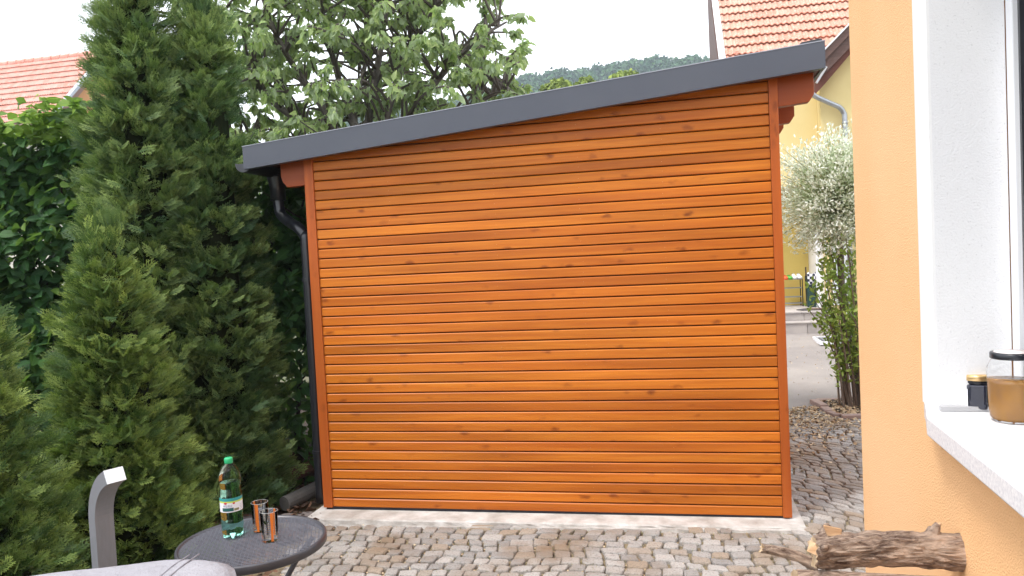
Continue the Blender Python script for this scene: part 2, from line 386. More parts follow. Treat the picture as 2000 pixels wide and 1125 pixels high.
# ---- cobbles: every stone its own irregular block
def warp(u, v):
    if u > 2.75: v = v-.34*(u-2.75)+.10*math.sin((u-2.75)*4)
    if u < .6: v = v-.10*(.6-u)**2
    v += .018*math.sin(u*4.1)+.012*math.sin(u*9.3+v*3)
    u2 = u+.02*math.sin(v*5.3)+.014*math.sin(v*11+u*2)
    return u2, v
def in_pave(u, v):
    x, y, _ = W(u, v)
    if x < -1.52+.10*math.sin(y*4)+(.12 if y < 4.6 else 0) or y > 8.02+.07*math.sin(x*6) or y < 1.2: return False
    if v > -.215+.02*u*.3 and u < 3.215: return False
    xw = 1.25+.258*(y-2.78)
    if y < 2.85 and x > xw-.03: return False
    if x > 4.7: return False
    if 3.22 < x and 7.62 < y: return False
    return True
cob = []
v = -4.6; row = 0
while v < 6.5:
    hv = random.uniform(.070, .092); u = -.8+random.uniform(0, .1)
    while u < 6.2:
        wu = random.uniform(.075, .118) if random.random() < .9 else random.uniform(.12, .145)
        cu, cv = u+wu/2, v+hv/2
        wc = warp(cu, cv)
        if in_pave(*wc): cob.append((u, v, wu, hv))
        u += wu+random.uniform(.006, .013)
    v += hv+random.uniform(.006, .012); row += 1
def cobble_geo(u, v, wu, hv):
    j = lambda s: random.uniform(-s, s)
    c = .011
    out = [(0+c, 0), (wu*.5, 0+j(.004)), (wu-c, 0), (wu, c), (wu+j(.004), hv*.5), (wu, hv-c), (wu-c, hv), (wu*.5, hv+j(.004)), (c, hv), (0, hv-c), (j(.004), hv*.5), (0, c)]
    cor = [(j(.009), j(.009)) for _ in range(4)]; tilt = (j(.035), j(.035)); dz = j(.003)
    def dist(p, q):
        a, b = p[0]/wu, p[1]/hv
        w_ = [(1-a)*(1-b), a*(1-b), a*b, (1-a)*b]
        return (p[0]+sum(w_[k]*cor[k][0] for k in range(4)), p[1]+sum(w_[k]*cor[k][1] for k in range(4)))
    P = []
    for f, z in ((1, -.018), (.975, .004), (.90, .0105), (.5, .0125)):
        for p in out:
            q = (wu/2+(p[0]-wu/2)*f, hv/2+(p[1]-hv/2)*f); q = dist(q, 0)
            zz = z+dz+(tilt[0]*(q[0]-wu/2)+tilt[1]*(q[1]-hv/2) if z > 0 else 0)+(j(.0022) if z > .005 else 0)
            U, Vv = warp(u+q[0], v+q[1]); x, y, _ = W(U, Vv); P.append((x, y, gz(x, y if y < 8.1 else 8.09)+zz-.004))
    n = len(out); F_ = []
    for r in range(3):
        for k in range(n): F_.append((r*n+k, r*n+(k+1) % n, (r+1)*n+(k+1) % n, (r+1)*n+k))
    F_.append(tuple(3*n+k for k in range(n)))
    return P, F_
# those that show largest in view are singled out
def vis_score(c):
    x, y, _ = W(*warp(c[0]+c[2]/2, c[1]+c[3]/2)); d = Vector((x, y, -EYE)); zc = d.dot(fw)
    px = 1000+1500*d.dot(rt)/zc; py = 562-1500*d.dot(up)/zc
    ok = 545 < px < 1690 and 1015 < py+25 and py < 1135 or (1545 < px < 1690 and 830 < py < 1135)
    ok = ok and not (px > 1590 and py > 1060)
    return (zc if ok else 100+zc)
cob.sort(key=vis_score)
rest_v = []; rest_f = []; rest_a = []
for i, c in enumerate(cob):
    P, F_ = cobble_geo(*c); r = random.random()
    if i < 300:
        me = bpy.data.meshes.new('cobble'); cx = sum(p[0] for p in P)/len(P); cy = sum(p[1] for p in P)/len(P)
        me.from_pydata([(p[0]-cx, p[1]-cy, p[2]) for p in P], [], F_); me.update()
        a = me.attributes.new('rnd', 'FLOAT', 'POINT'); a.data.foreach_set('value', [0.]*len(P))
        o = new_obj('cobble', me, M['granite'], bed); o.location = (cx, cy, 0)
    else:
        n = len(rest_v); rest_v += P; rest_f += [tuple(n+q for q in f) for f in F_]; rest_a += [r]*len(P)
me = bpy.data.meshes.new('cobbles'); me.from_pydata(rest_v, [], rest_f); me.update()
a = me.attributes.new('rnd', 'FLOAT', 'POINT'); a.data.foreach_set('value', rest_a)
stuff(new_obj('cobbles', me, M['granite'], bed))

# ---- leaf templates
def leaf_template(nseg=5, wid=.5, fold=.18, curl=.15, point=1.0):
    """length 1 along y, fold along the midrib, tip curls down; quads"""
    ys = np.linspace(0, 1, nseg+1); V = []; UV = []
    for y in ys:
        w_ = wid*.5*math.sin(PI*min(1, y**.75))**.8*(1 if y < .6 else (1-(y-.6)/.4*.25)) if 0 < y < 1 else .004
        z = -curl*y*y
        V += [(-w_, y, z+fold*w_), (0, y, z), (w_, y, z+fold*w_)]; UV += [(.5-w_/wid, y), (.5, y), (.5+w_/wid, y)]
    F_ = []
    for i in range(nseg):
        a_ = i*3; F_ += [(a_, a_+1, a_+4, a_+3), (a_+1, a_+2, a_+5, a_+4)]
    return np.array(V, float), np.array(F_), np.array(UV)
LV, LF, LUV = leaf_template(5, .58, .25, .12)
CV, CF, CUV = leaf_template(3, .50, .5, .30); HV, HF, HUV = leaf_template(3, .58, .25, .12)
def rand_dirs(n, zlo=-1, zhi=1):
    z = RNG.uniform(zlo, zhi, n); a_ = RNG.uniform(0, 2*PI, n); r = np.sqrt(1-z*z); return np.stack([r*np.cos(a_), r*np.sin(a_), z], -1)
def leaves_mesh(name, tv, tf, tuv, pos, dirs, ups, size, tip=None):
    R = frames(dirs, ups, size); V_, F_ = inst(tv, tf, R, pos); n = len(pos)
    return arr_mesh(name, V_, F_, {'rnd': np.repeat(RNG.random(n), len(tv)), 'tip': np.repeat(np.zeros(n) if tip is None else tip, len(tv))}, uv=np.tile(tuv, (n, 1)), smooth=True)
def leaf_parts(name, tv, tf, tuv, pos, dirs, ups, size, mat, parent, off):
    me = arr_mesh(name, tv, tf, {'rnd': np.zeros(len(tv))}, uv=tuv, smooth=True); me.materials.append(mat)
    R = frames(dirs, ups, size)
    for i in range(len(pos)):
        mm = Matrix.Identity(4)
        for a_ in range(3):
            for b_ in range(3): mm[a_][b_] = R[i, a_, b_]
            mm[a_][3] = pos[i, a_]-off[a_]
        o = bpy.data.objects.new(name, me); C.objects.link(o); o.parent = parent; o.matrix_local = mm

# ---- litter on the ground
def litter(name, n, fn, size, mat, z=.012):
    P = []; 
    while len(P) < n:
        q = fn()
        if q is not None: P.append(q)
    P = np.array(P); n = len(P); d = rand_dirs(n, -.1, .3); u_ = rand_dirs(n, .4, 1)
    tv = np.array([(-.28, 0, 0), (.28, 0, 0), (.36, .55, .1), (-.36, .55, .06), (0, 1, -.04), (0, 1, -.04)], float)
    tf = np.array([(0, 1, 2, 3), (3, 2, 4, 5)])
    R = frames(d, u_, RNG.uniform(size*.5, size*1.4, n)); V_, F_ = inst(tv, tf, R, P)
    return stuff(new_obj(name, arr_mesh(name, V_, F_, {'rnd': np.repeat(RNG.random(n), 6)}), mat))
def f_pass():
    x = random.uniform(1.9, 4.2); y = 8.15-abs(random.gauss(0, .75)); 
    return (x, y, gz(x, min(y, 8.05))+.012) if y > 5 else None
litter('dry_leaf_litter', 4200, f_pass, .026, M['litter'])
def f_joint():
    x = random.uniform(-1.45, 2.2); y = random.uniform(3.8, 5.3); u_, v_ = uvof(x, y)
    if v_ > -.2: return None
    return (x, y, gz(x, y)-.001) if random.random() < (.9 if x < -.2 else .5) else None
litter('twig_and_leaf_crumbs', 2600, f_joint, .012, M['litter'])
def f_weed():
    u_ = random.uniform(-.1, 3.9); v_ = -.255-abs(random.gauss(0, .5))*random.choice((.05, 1, 1)); cx_ = random.choice((.3, 1.1, 1.9, 2.55, 2.9, 3.4))
    if random.random() < .55: u_ = cx_+random.gauss(0, .05); v_ = -.28-random.random()*1.3
    x, y, _ = W(u_, v_)
    return (x, y, gz(x, y)-.004)
def tufts(name, n, fn, size, mat):
    P = []
    while len(P) < n:
        q = fn()
        if q is not None: P.append(q)
    P = np.array(P); d = rand_dirs(n, .5, 1); tv = np.array([(-.07, 0, 0), (.07, 0, 0), (.03, 1, .15), (-.03, 1, .15)], float); tf = np.array([(0, 1, 2, 3)])
    V_, F_ = inst(tv, tf, frames(d, rand_dirs(n, -.3, .3), RNG.uniform(size*.4, size*1.2, n)), P)
    return stuff(new_obj(name, arr_mesh(name, V_, F_, {'rnd': np.repeat(RNG.random(n), 4)}), mat))
tufts('joint_weeds', 2600, f_weed, .022, leaf_mat('dry_grass', (.16, .20, .05), (.48, .40, .20), None, .2))
def f_soil():
    x = random.uniform(-4.5, -1.45); y = random.uniform(3.4, 7.4); return (x, y, .005+random.uniform(0, .03))
litter('rotting_leaf_litter', 5000, f_soil, .05, M['litter_d'])
def f_yard():
    x = random.uniform(2.5, 5.2); y = random.uniform(8.2, 12.2); return (x, y, gz(x, y)+.004)
litter('fallen_petals', 500, f_yard, .016, M['litter'])

# ================================================================= THE SHED
shed = thing('garden_shed', 'orange stained timber shed clad in horizontal boards under a sloping anthracite roof', 'shed', (AX, AY, 0), ANG)
zf = lambda u: 2.542+.0852*u           # underside of the verge sheet
Z0, S = .120, .0691
def clip_board(za, zb, ua, ub, name='board', mat=None, parent=None, vf=0.0):
    gap = .0070; a_, b_ = za+gap*.5, zb-gap*.5; ch = .0055
    prof = [(vf+ch, a_), (vf, a_+ch*.8), (vf, b_-ch), (vf+ch, b_), (vf+.019, b_), (vf+.019, a_)]
    # real boards bow a little: three stations along the length
    mb = MB(); n = len(prof); st = 7; V_ = []
    for i in range(st):
        uu = ua+(ub-ua)*i/(st-1); dz = random.uniform(-.0006, .0006) if 0 < i < st-1 else 0
        V_ += [(uu, p[0]+dz, p[1]+dz) for p in prof]
    F_ = [tuple(range(n)), tuple(range(n*st-1, n*(st-1)-1, -1))]
    for i in range(st-1):
        for k in range(n): F_.append((i*n+k, (i+1)*n+k, (i+1)*n+(k+1) % n, i*n+(k+1) % n))
    mb.add(V_, F_); me = mb.mesh(name)
    bm = bmesh.new(); bm.from_mesh(me)
    if zb > zf(ua)+.02:
        bmesh.ops.bisect_plane(bm, geom=bm.verts[:]+bm.edges[:]+bm.faces[:], plane_co=(0, 0, zf(0)+.05), plane_no=(-.0852, 0, 1), clear_outer=True)
    bmesh.ops.recalc_face_normals(bm, faces=bm.faces)
    bm.to_mesh(me); bm.free()
    if len(me.vertices) == 0: return None
    return new_obj(name, me, mat or M['wood'], parent)
clip_board(.057-.004, Z0, -.004, 3.088, parent=shed)
k = 0
while Z0+k*S < zf(3.09)+.05:
    clip_board(Z0+k*S, Z0+(k+1)*S, -.004, 3.088, parent=shed); k += 1
for ua, ub in ((-.075, -.006), (3.090, 3.145)):
    MB().prism([(ua, .052), (ub, .052), (ub, zf(ub)+.045), (ua, zf(ua)+.045)], 1, -.011, .07).build('corner_trim', M['woodv'], shed, bevel=.003)
MB().prism([(-.06, .03), (3.13, .03), (3.13, zf(3.13)+.05), (-.06, zf(-.06)+.05)], 1, .026, .05).build('backing_panel', M['back'], shed)
nl = MB()
for k in range(38):
    for uu in (.55, 1.30, 1.88, 2.42):
        zc = Z0+(k+.5)*S+random.uniform(-.006, .006); u_ = uu+random.uniform(-.006, .006)
        if zc < zf(u_)-.05: nl.lathe([(.0016, 0), (.0014, .001)], (0, 0, 0), 6)
        else: continue
        n = len(nl.v)
        for q in range(n-12, n):
            a_, b_, c_ = nl.v[q]; nl.v[q] = (u_+a_, -.0002-c_, zc+b_)
stuff(nl.build('nail', simple('nail_head', (.62, .40, .22), .4), shed))
# the other three walls and the beams under the roof
MB().prism([(0.071, .052), (2.9, .052), (2.9, zf(-.07)+.03), (0.071, zf(-.07)+.03)], 0, -.072, -.05).build('side_wall', M['wood'], shed)
MB().prism([(0.071, .052), (2.9, .052), (2.9, zf(3.14)+.03), (0.071, zf(3.14)+.03)], 0, 3.12, 3.142).build('side_wall', M['wood'], shed)
MB().prism([(-.07, .052), (3.14, .052), (3.14, zf(3.14)+.03), (-.07, zf(-.07)+.03)], 1, 2.9, 2.93).build('rear_wall', M['wood'], shed)
def rafter(v0, v1, ul, ur, full=False):
    top = .049; dp = .18
    b = lambda u: zf(u)+top-.002
    rp = [(ur-.215, b(ur)-.225), (ur-.03, b(ur)-.21), (ur, b(ur)-.165), (ur, b(ur))]
    lp = [(ul, b(ul)), (ul, b(ul)-.115), (ul+.012, b(ul)-.155), (ul+.045, b(ul)-.195), (ul+.19, b(ul)-.200)]
    if not full:
        MB().prism([(3.1455, b(3.1455)-.207)]+rp[1:]+[(3.1455, b(3.1455))], 1, v0, v1).build('rafter', M['woodb'], shed, bevel=.003)
        MB().prism([(lp[0][0], lp[0][1])]+lp[1:4]+[(-.0755, b(-.0755)-.205), (-.0755, b(-.0755))], 1, v0, v1).build('rafter', M['woodb'], shed, bevel=.003)
    else:
        MB().prism([lp[0]]+lp[1:4]+[(-.0755, b(-.0755)-.205), (3.1455, b(3.1455)-.207)]+rp[1:], 1, v0, v1).build('rafter', M['woodb'], shed)
rafter(.004, .075, -.262, 3.360)
for vv in (.80, 1.36, 2.1, 2.85): rafter(vv, vv+.08, -.262, 3.360)
# roof: deck, verge sheets, drip edges
roof = MB().prism([(-.44, zf(-.44)+.05), (3.385, zf(3.385)+.05), (3.385, zf(3.385)+.145), (-.44, zf(-.44)+.145)], 1, -.128, 3.2).build('roof', M['back'], shed)
MB().prism([(-.460, zf(-.46)), (3.403, zf(3.403)), (3.403, zf(3.403)+.158), (-.460, zf(-.46)+.156)], 1, -.150, -.1475).build('verge_sheet', M['anth'], roof)
MB().prism([(-.460, zf(-.46)-.001), (3.403, zf(3.403)-.001), (3.403, zf(3.403)+.002), (-.460, zf(-.46)+.002)], 1, -.147, -.10).build('drip_edge', M['anth'], roof)
MB().prism([(-.462, zf(-.46)+.1565), (3.405, zf(3.403)+.1585), (3.405, zf(3.403)+.164), (-.462, zf(-.46)+.161)], 1, -.153, 3.21).build('roof_sheet', simple('roof_sheet_edge', (.30, .32, .37), .35), roof)
MB().prism([(3.26, zf(3.26)+.1655), (3.39, zf(3.39)+.1655), (3.385, zf(3.39)+.178), (3.27, zf(3.27)+.176)], 1, -.145, 3.2).build('ridge_flashing', M['gutter'], roof)
MB().prism([(3.3855, zf(3.385)+.0), (3.403, zf(3.403)+.0), (3.403, zf(3.403)+.158), (3.3855, zf(3.39)+.156)], 1, -.1465, 3.2).build('eave_sheet', M['anth'], roof)
MB().box((3.25, -.12, zf(3.25)+.02), (3.384, 3.2, zf(3.3)+.045)).build('eave_board', M['brown'], roof)
# gutter and downpipe on the low side
g = MB(); prof = []; gu, gzz, gr = -.475, 2.545, .062
n = 14
for t in range(n+1):
    a_ = PI+PI*t/n; prof.append((gu+gr*math.cos(a_), gzz+gr*math.sin(a_)))
inn = [(gu+(p[0]-gu)*.93, gzz+(p[1]-gzz)*.93) for p in prof][::-1]
g.prism(prof+inn, 1, -.12, 3.2); g.prism(prof, 1, -.124, -.1205)
g.tube([(gu-gr, -.12, gzz), (gu-gr, 3.2, gzz)], .006, 8); g.tube([(gu+gr, -.12, gzz), (gu+gr, 3.2, gzz)], .004, 6)
gut = thing('rain_gutter', 'black half round gutter along the low left eave of the shed', 'gutter', (AX, AY, 0), ANG)
g.build('gutter_trough', M['gutter'], gut, smooth=False)
MB().prism([(gu+gr*math.cos(PI+PI*t/n), gzz+gr*math.sin(PI+PI*t/n)) for t in range(n+1)], 1, -.132, -.1245).build('end_cap', M['gutter'], gut, bevel=.002)
def smooth_path(pts, k=8):
    pts = [Vector(p) for p in pts]; out = []
    for i in range(len(pts)-1):
        p0 = pts[max(i-1, 0)]; p1 = pts[i]; p2 = pts[i+1]; p3 = pts[min(i+2, len(pts)-1)]
        for q in range(k):
            t = q/k; out.append(.5*((2*p1)+(-p0+p2)*t+(2*p0-5*p1+4*p2-p3)*t*t+(-p0+3*p1-3*p2+p3)*t**3))
    out.append(pts[-1]); return out
dp = thing('downpipe', 'black rain downpipe with a swan neck bend at the left corner of the shed', 'downpipe', (AX, AY, 0), ANG)
MB().tube(smooth_path([(-.455, .30, 2.50), (-.455, .30, 2.38), (-.452, .30, 2.27), (-.43, .29, 2.20), (-.33, .24, 2.13), (-.24, .17, 2.09), (-.178, .15, 2.02), (-.166, .14, 1.92), (-.164, .14, 1.0), (-.166, .14, .04)]), .040, 16).build('pipe', M['gutter'], dp, smooth=True)
MB().lathe([(.056, 0), (.058, .10), (.072, .17), (.072, .20)], (-.455, .30, 2.31), 16).build('outlet_funnel', M['gutter'], dp, smooth=True)
for zz in (1.70, .42):
    MB().tube([(-.126, .14, zz), (-.07, .12, zz)], .006, 6).lathe([(.046, -.014), (.046, .014)], (-.165, .14, zz), 16).build('pipe_clip', M['gutter'], dp)
# foundation slab with a broken mortar lip
def slab():
    top = .036; V_ = []; F_ = []; n = 60
    for i in range(n+1):
        t = i/n; u_ = -.125+t*3.33; fr = -.195+.045*t; j = random.uniform
        zt = top+.008*(t); lip = .025*(1-t)+.006
        V_ += [(u_, 3.0, zt), (u_, .02, zt), (u_, fr+j(-.004, .004), zt+j(-.001, .001)), (u_+j(-.003, .003), fr-.006+j(-.004, .002), zt-.008), (u_, fr-.008+j(-.006, .004), zt-.028*(1-t)-.012),
               (u_, fr-.030-lip+j(-.008, .008), .014+.02*t+j(-.003, .003)), (u_, fr-.045-lip+j(-.012, .012), -.05)]
    for i in range(n):
        for k in range(6): a_ = i*7+k; F_.append((a_, a_+1, a_+8, a_+7))
    F_ += [tuple(range(7))[::-1], tuple(n*7+k for k in range(7))]
    o = MB().add(V_, F_).build('concrete_foundation', M['conc']); o.location = (AX, AY, 0); o.rotation_euler = (0, 0, ANG); return struct(o)
slab()
MB().box((-.06, .005, .03), (3.13, .12, .056)).build('sill_shade_strip', simple('sill_shade_black', (.012, .012, .02), .7), shed)  # black strip standing in for the shadow in the gap under the bottom board

# ================================================================= THE ORANGE HOUSE
oh = thing('orange_house', 'house corner in orange roughcast with a white framed window at the right edge', 'house', (1.25, 2.78, 0), math.atan2(.9683, .2498)-PI/2)
# local: x = into the house (right), y = along the wall away from the camera
def OQ(pts): return MB().add(pts, [tuple(range(len(pts)))])
sA, sB = -1.004, -2.35; zs, zt = 1.385, 2.72
wl = MB()
for (a_, b_, c_, d_) in ((sA, 0, -.2, 3.0), (sB, sA, -.2, 1.33), (sB, sA, zt, 3.0), (-4.2, sB, -.2, 3.0)):
    wl.add([(0, b_, c_), (0, a_, c_), (0, a_, d_), (0, b_, d_)], [(0, 1, 2, 3)])
wl.add([(0, 0, -.2), (0, 0, 3.0), (4, 0, 3.0), (4, 0, -.2)], [(0, 1, 2, 3)])
wl.add([(0, 0, 3), (0, -4.2, 3), (4, -4.2, 3), (4, 0, 3)], [(0, 1, 2, 3)]); wl.add([(0, -4.2, -.2), (4, -4.2, -.2), (4, -4.2, 3), (0, -4.2, 3)], [(0, 1, 2, 3)])
wl.build('wall', M['orange'], oh)
win = MB()
# frame ring set back in the reveal
fx0, fx1 = .156, .20
win.box((fx0, sA-.038, zs+.005), (fx1, sA-.001, zt)); win.box((fx0, sB, zs+.005), (fx1, sB+.04, zt))
win.box((fx0, sB+.04, zs+.005), (fx1, sA-.038, zs+.045)); win.box((fx0, sB+.04, zt-.05), (fx1, sA-.038, zt))
wf = win.build('window', M['pvc'], oh, bevel=.003)
MB().box((.176, sB+.041, zs+.046), (.196, sA-.0385, zs+.056)).box((.168, sA-.050, zs+.057), (.196, sA-.0385, zt-.05)).build('gasket', M['gutter'], wf)
MB().box((.186, sB+.041, zs+.057), (.190, sA-.051, zt-.051)).build('pane', M['darkglass'], wf)
MB().add([(0, sA, zs), (.155, sA, zs), (.155, sA, zt), (0, sA, zt)], [(0, 1, 2, 3)]).add([(0, sB, zs), (.155, sB, zs), (.155, sB, zt), (0, sB, zt)], [(3, 2, 1, 0)]).add([(0, sA, zt), (.155, sA, zt), (.155, sB, zt), (0, sB, zt)], [(0, 1, 2, 3)]).build('reveal', M['white_pl'], oh)
MB().box((-.006, sA, zs-.002), (.0, -.882, zt+.12)).build('window_surround', M['white_sm'], oh)
MB().prism([(-.045, -1.075), (-.012, -.93), (-.004, -.884), (.001, -.884), (.001, sA-.002), (.20, sA-.002), (.20, sB), (-.045, sB)], 2, zs-.044, zs).build('window_sill', M['stone_sill'], oh, bevel=.004)
MB().box((.0, sA-.014, zs+.001), (.155, sA-.002, zs+.012)).build('sill_end_bar', M['grey_bar'], oh)

# ================================================================= YELLOW HOUSE
yh = thing('yellow_house', 'yellow house with red clay tile roof and recessed porch behind the shed', 'house', (AX, AY, 0), ANG)
RP = lambda v: 5.198+(v-9.6)
MB().box((3.60, 9.2, 2.79), (4.986, 9.3, 4.72)).box((3.42, 9.31, .3), (3.62, 12.4, 2.79)).build('porch_front_wall', M['yellow_l'], yh)
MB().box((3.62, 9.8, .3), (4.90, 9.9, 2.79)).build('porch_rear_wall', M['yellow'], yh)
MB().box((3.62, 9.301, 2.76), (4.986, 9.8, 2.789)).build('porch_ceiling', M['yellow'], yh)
MB().prism([(4.988, .2), (7.5, .2), (7.5, 6.9), (4.988, 4.55)], 1, 8.9, 9.6).build('wing_wall', M['yellow_l'], yh)
MB().box((4.86, 9.02, .6), (4.986, 9.79, 2.79)).build('pilaster', M['pvc'], yh, bevel=.006)
MB().box((4.990, 8.885, .6), (5.012, 8.899, 2.7)).build('corner_strip', M['pvc'], yh)
dr = MB().box((5.09, 8.86, .7), (5.26, 8.898, 2.6)).build('door', M['pvc'], yh, bevel=.004)
MB().box((5.110, 8.852, .9), (5.238, 8.859, 1.45)).box((5.110, 8.852, 1.55), (5.238, 8.859, 2.5)).build('door_panel', simple('door_panel_white', (.70, .73, .80), .4), dr)
MB().box((5.266, 8.84, .5), (5.276, 8.898, 2.6)).build('door_gap', M['black'], yh)
MB().box((5.282, 8.85, .5), (5.33, 8.898, 2.6)).build('door_frame', M['pvc'], yh)
MB().box((5.34, 8.86, .5), (5.40, 8.898, 2.6)).build('window_shutter', simple('shutter_grey', (.45, .45, .46), .6), yh)
MB().tube([(4.985, 8.86, 1.20), (4.99, 8.84, 1.18), (4.99, 8.84, 1.08), (4.985, 8.86, 1.06)], .012, 8).build('bell_ornament', M['pvc'], yh)
# dark clad gable flank
MB().prism([(9.32, 3.2), (12.5, 3.2), (12.5, RP(12.5)-.1), (9.32, RP(9.32)-.1)], 0, 3.405, 3.425).build('gable_flank', M['brown'], yh)
for i in range(9):
    v0 = 9.32+i*.353; MB().prism([(v0+.01, 3.2), (v0+.343, 3.2), (v0+.343, RP(v0+.343)-.12), (v0+.01, RP(v0+.01)-.12)], 0, 3.388, 3.404).build('plank', M['brown'], yh)
MB().box((3.43, 12.3, .2), (7.4, 12.5, 7.9)).build('rear_wall', M['yellow'], yh)
def roof_plane(par, name, ua, ub, va, vb, rp, mat, th=.10):
    return MB().prism([(va, rp(va)-.03), (vb, rp(vb)-.03), (vb, rp(vb)-th), (va, rp(va)-th)], 0, ua, ub).build(name, mat, par)
def tile_mesh(w, L, lift=.045, amp=.022):
    """two flutes, thick lower lip, laid on a slope: local x across, y up the slope, z out"""
    n = 12; V_ = []; F_ = []
    for y, z0_ in ((0, lift), (0, lift-.022), (L, .0)):
        for i in range(n+1):
            t = i/n; ph = (t*2) % 1.0
            h = amp*(math.sin(PI*min(1, ph/.62)) if ph < .62 else -.25*math.sin(PI*(ph-.62)/.38))
            V_.append((t*w*1.0, y, z0_+h))
    a_, b_, c_ = 0, n+1, 2*(n+1)
    for i in range(n): F_ += [(a_+i, a_+i+1, c_+i+1, c_+i), (b_+i, b_+i+1, a_+i+1, a_+i)]
    return MB().add(V_, F_).mesh('roof_tile')
def lay_tiles(par, ua, ub, va, vb, rp, w, exp, mat, off=(0, 0, 0)):
    me = tile_mesh(w*1.005, exp*1.12); me.materials.append(mat); s2 = math.sqrt(.5); rows = 0
    L = (vb-va)/s2; r = 0
    while r*exp < L:
        vv = va+r*exp*s2; zz = rp(vv); c_ = 0
        while ua+c_*w < ub-.01:
            o = bpy.data.objects.new('roof_tile', me); C.objects.link(o); o.parent = par
            o.location = (ua+c_*w+random.uniform(-.003, .003), vv, zz+random.uniform(-.003, .003)); o.rotation_euler = (PI/4+random.uniform(-.012, .012), 0, random.uniform(-.01, .01)); c_ += 1
        r += 1
rf = roof_plane(yh, 'roof', 3.40, 6.2, 9.21, 12.5, RP, M['brown'])
lay_tiles(rf, 3.52, 5.95, 9.22, 11.75, RP, .205, .295, M['tile'])
sg = bpy.data.meshes.new('x')
for q in range(5):
    u_ = 3.70+q*.42; vv = 9.6+.02
    MB().prism([(vv-.01, RP(vv)+.03), (vv+.06, RP(vv+.06)+.02), (vv+.03, RP(vv)+.13), (vv-.01, RP(vv)+.10)], 0, u_, u_+.05).build('snow_guard', M['tile'], rf)
MB().prism([(9.2, RP(9.20)+.02), (12.5, RP(12.5)+.02), (12.5, RP(12.5)-.14), (9.20, RP(9.20)-.14)], 0, 3.405, 3.518).prism([(9.2, RP(9.2)+.06), (12.5, RP(12.5)+.06), (12.5, RP(12.5)+.021), (9.2, RP(9.2)+.021)], 0, 3.47, 3.516).build('verge_board', M['pvc'], rf)
# wing verge: white flashing over stepped brown boards, and its tiled slope behind
rk = lambda u: 5.005+(u-5.059)*.95
MB().prism([(4.87, rk(4.87)-.035), (6.4, rk(6.4)-.035), (6.4, rk(6.4)), (4.87, rk(4.87))], 1, 8.50, 8.72).build('verge_flashing', M['pvc'], yh)
MB().prism([(4.87, rk(4.87)-.19), (6.4, rk(6.4)-.19), (6.4, rk(6.4)-.036), (4.87, rk(4.87)-.036)], 1, 8.53, 8.57).build('bargeboard', M['brown'], yh)
MB().prism([(4.95, rk(4.95)-.40), (6.4, rk(6.4)-.40), (6.4, rk(6.4)-.191), (4.90, rk(4.9)-.191)], 1, 8.58, 8.62).build('bargeboard', M['brown'], yh)
MB().prism([(4.86, 4.24), (5.02, 4.40), (6.4, rk(6.4)-.36), (6.4, rk(6.4)-.05), (4.86, rk(4.86)-.05)], 1, 8.63, 8.9).build('verge_soffit', simple('red_brown_boards', (.12, .035, .02), .7), yh)
MB().prism([(4.858, 4.42), (4.885, 4.40), (5.05, 4.65), (5.02, 4.67)], 1, 8.50, 8.56).build('eave_flashing', M['grey_bar'], yh)
ws = MB(); nn = 20
for i in range(nn):
    ua_ = 4.87+i*.075; vend = rk(ua_)-5.198+9.6
    ws.add([(ua_, 8.72, rk(ua_)-.01), (ua_+.08, 8.72, rk(ua_+.08)+.01), (ua_+.08, vend, rk(ua_+.08)+.01), (ua_, vend, rk(ua_)-.01)], [(0, 1, 2, 3)])
ws.build('wing_roof', M['tile'], yh)
MB().tube(smooth_path([(4.80, 8.62, 4.27), (4.90, 8.66, 4.20), (5.15, 8.74, 4.08), (5.27, 8.78, 4.02), (5.335, 8.80, 3.93), (5.35, 8.80, 3.8), (5.355, 8.80, 3.0), (5.378, 8.80, .45)], 6), .042, 14).lathe([(.050, -.02), (.050, .02)], (5.351, 8.80, 3.76), 14).build('downpipe', M['galv'], yh, smooth=True)
MB().lathe([(.10, -.002), (.095, -.03), (.06, -.055), (.02, -.066), (.002, -.067)], (4.52, 9.5, 2.76), 20).build('ceiling_lamp', M['white'], yh, smooth=True)
# steps with stone slabs
stp = thing('stone_steps', 'two grey stone clad steps leading up to the yellow porch', 'steps', (AX, AY, 0), ANG)
MB().box((2.6, 7.99, .15), (5.0, 9.8, .49)).build('step_core', M['conc'], stp)
MB().box((2.6, 8.28, .491), (5.0, 9.79, .63)).build('landing_core', M['conc'], stp)
for i in range(5):
    ua_ = 2.62+i*.475; MB().box((ua_, 7.965, .20), (ua_+.468, 7.989, .488)).build('riser_slab', M['slab'], stp, bevel=.003)
    MB().box((ua_, 8.255, .513), (ua_+.468, 8.279, .628)).build('riser_slab', M['slab'], stp, bevel=.003)
    MB().box((ua_-.05, 7.945, .490), (ua_+.42, 8.254, .512)).build('tread_slab', M['slab'], stp, bevel=.004)
    for j_ in range(3): MB().box((ua_-.05, 8.235+j_*.52, .6305), (ua_+.42, 8.235+j_*.52+.514, .655)).build('tread_slab', M['slab'], stp, bevel=.004)
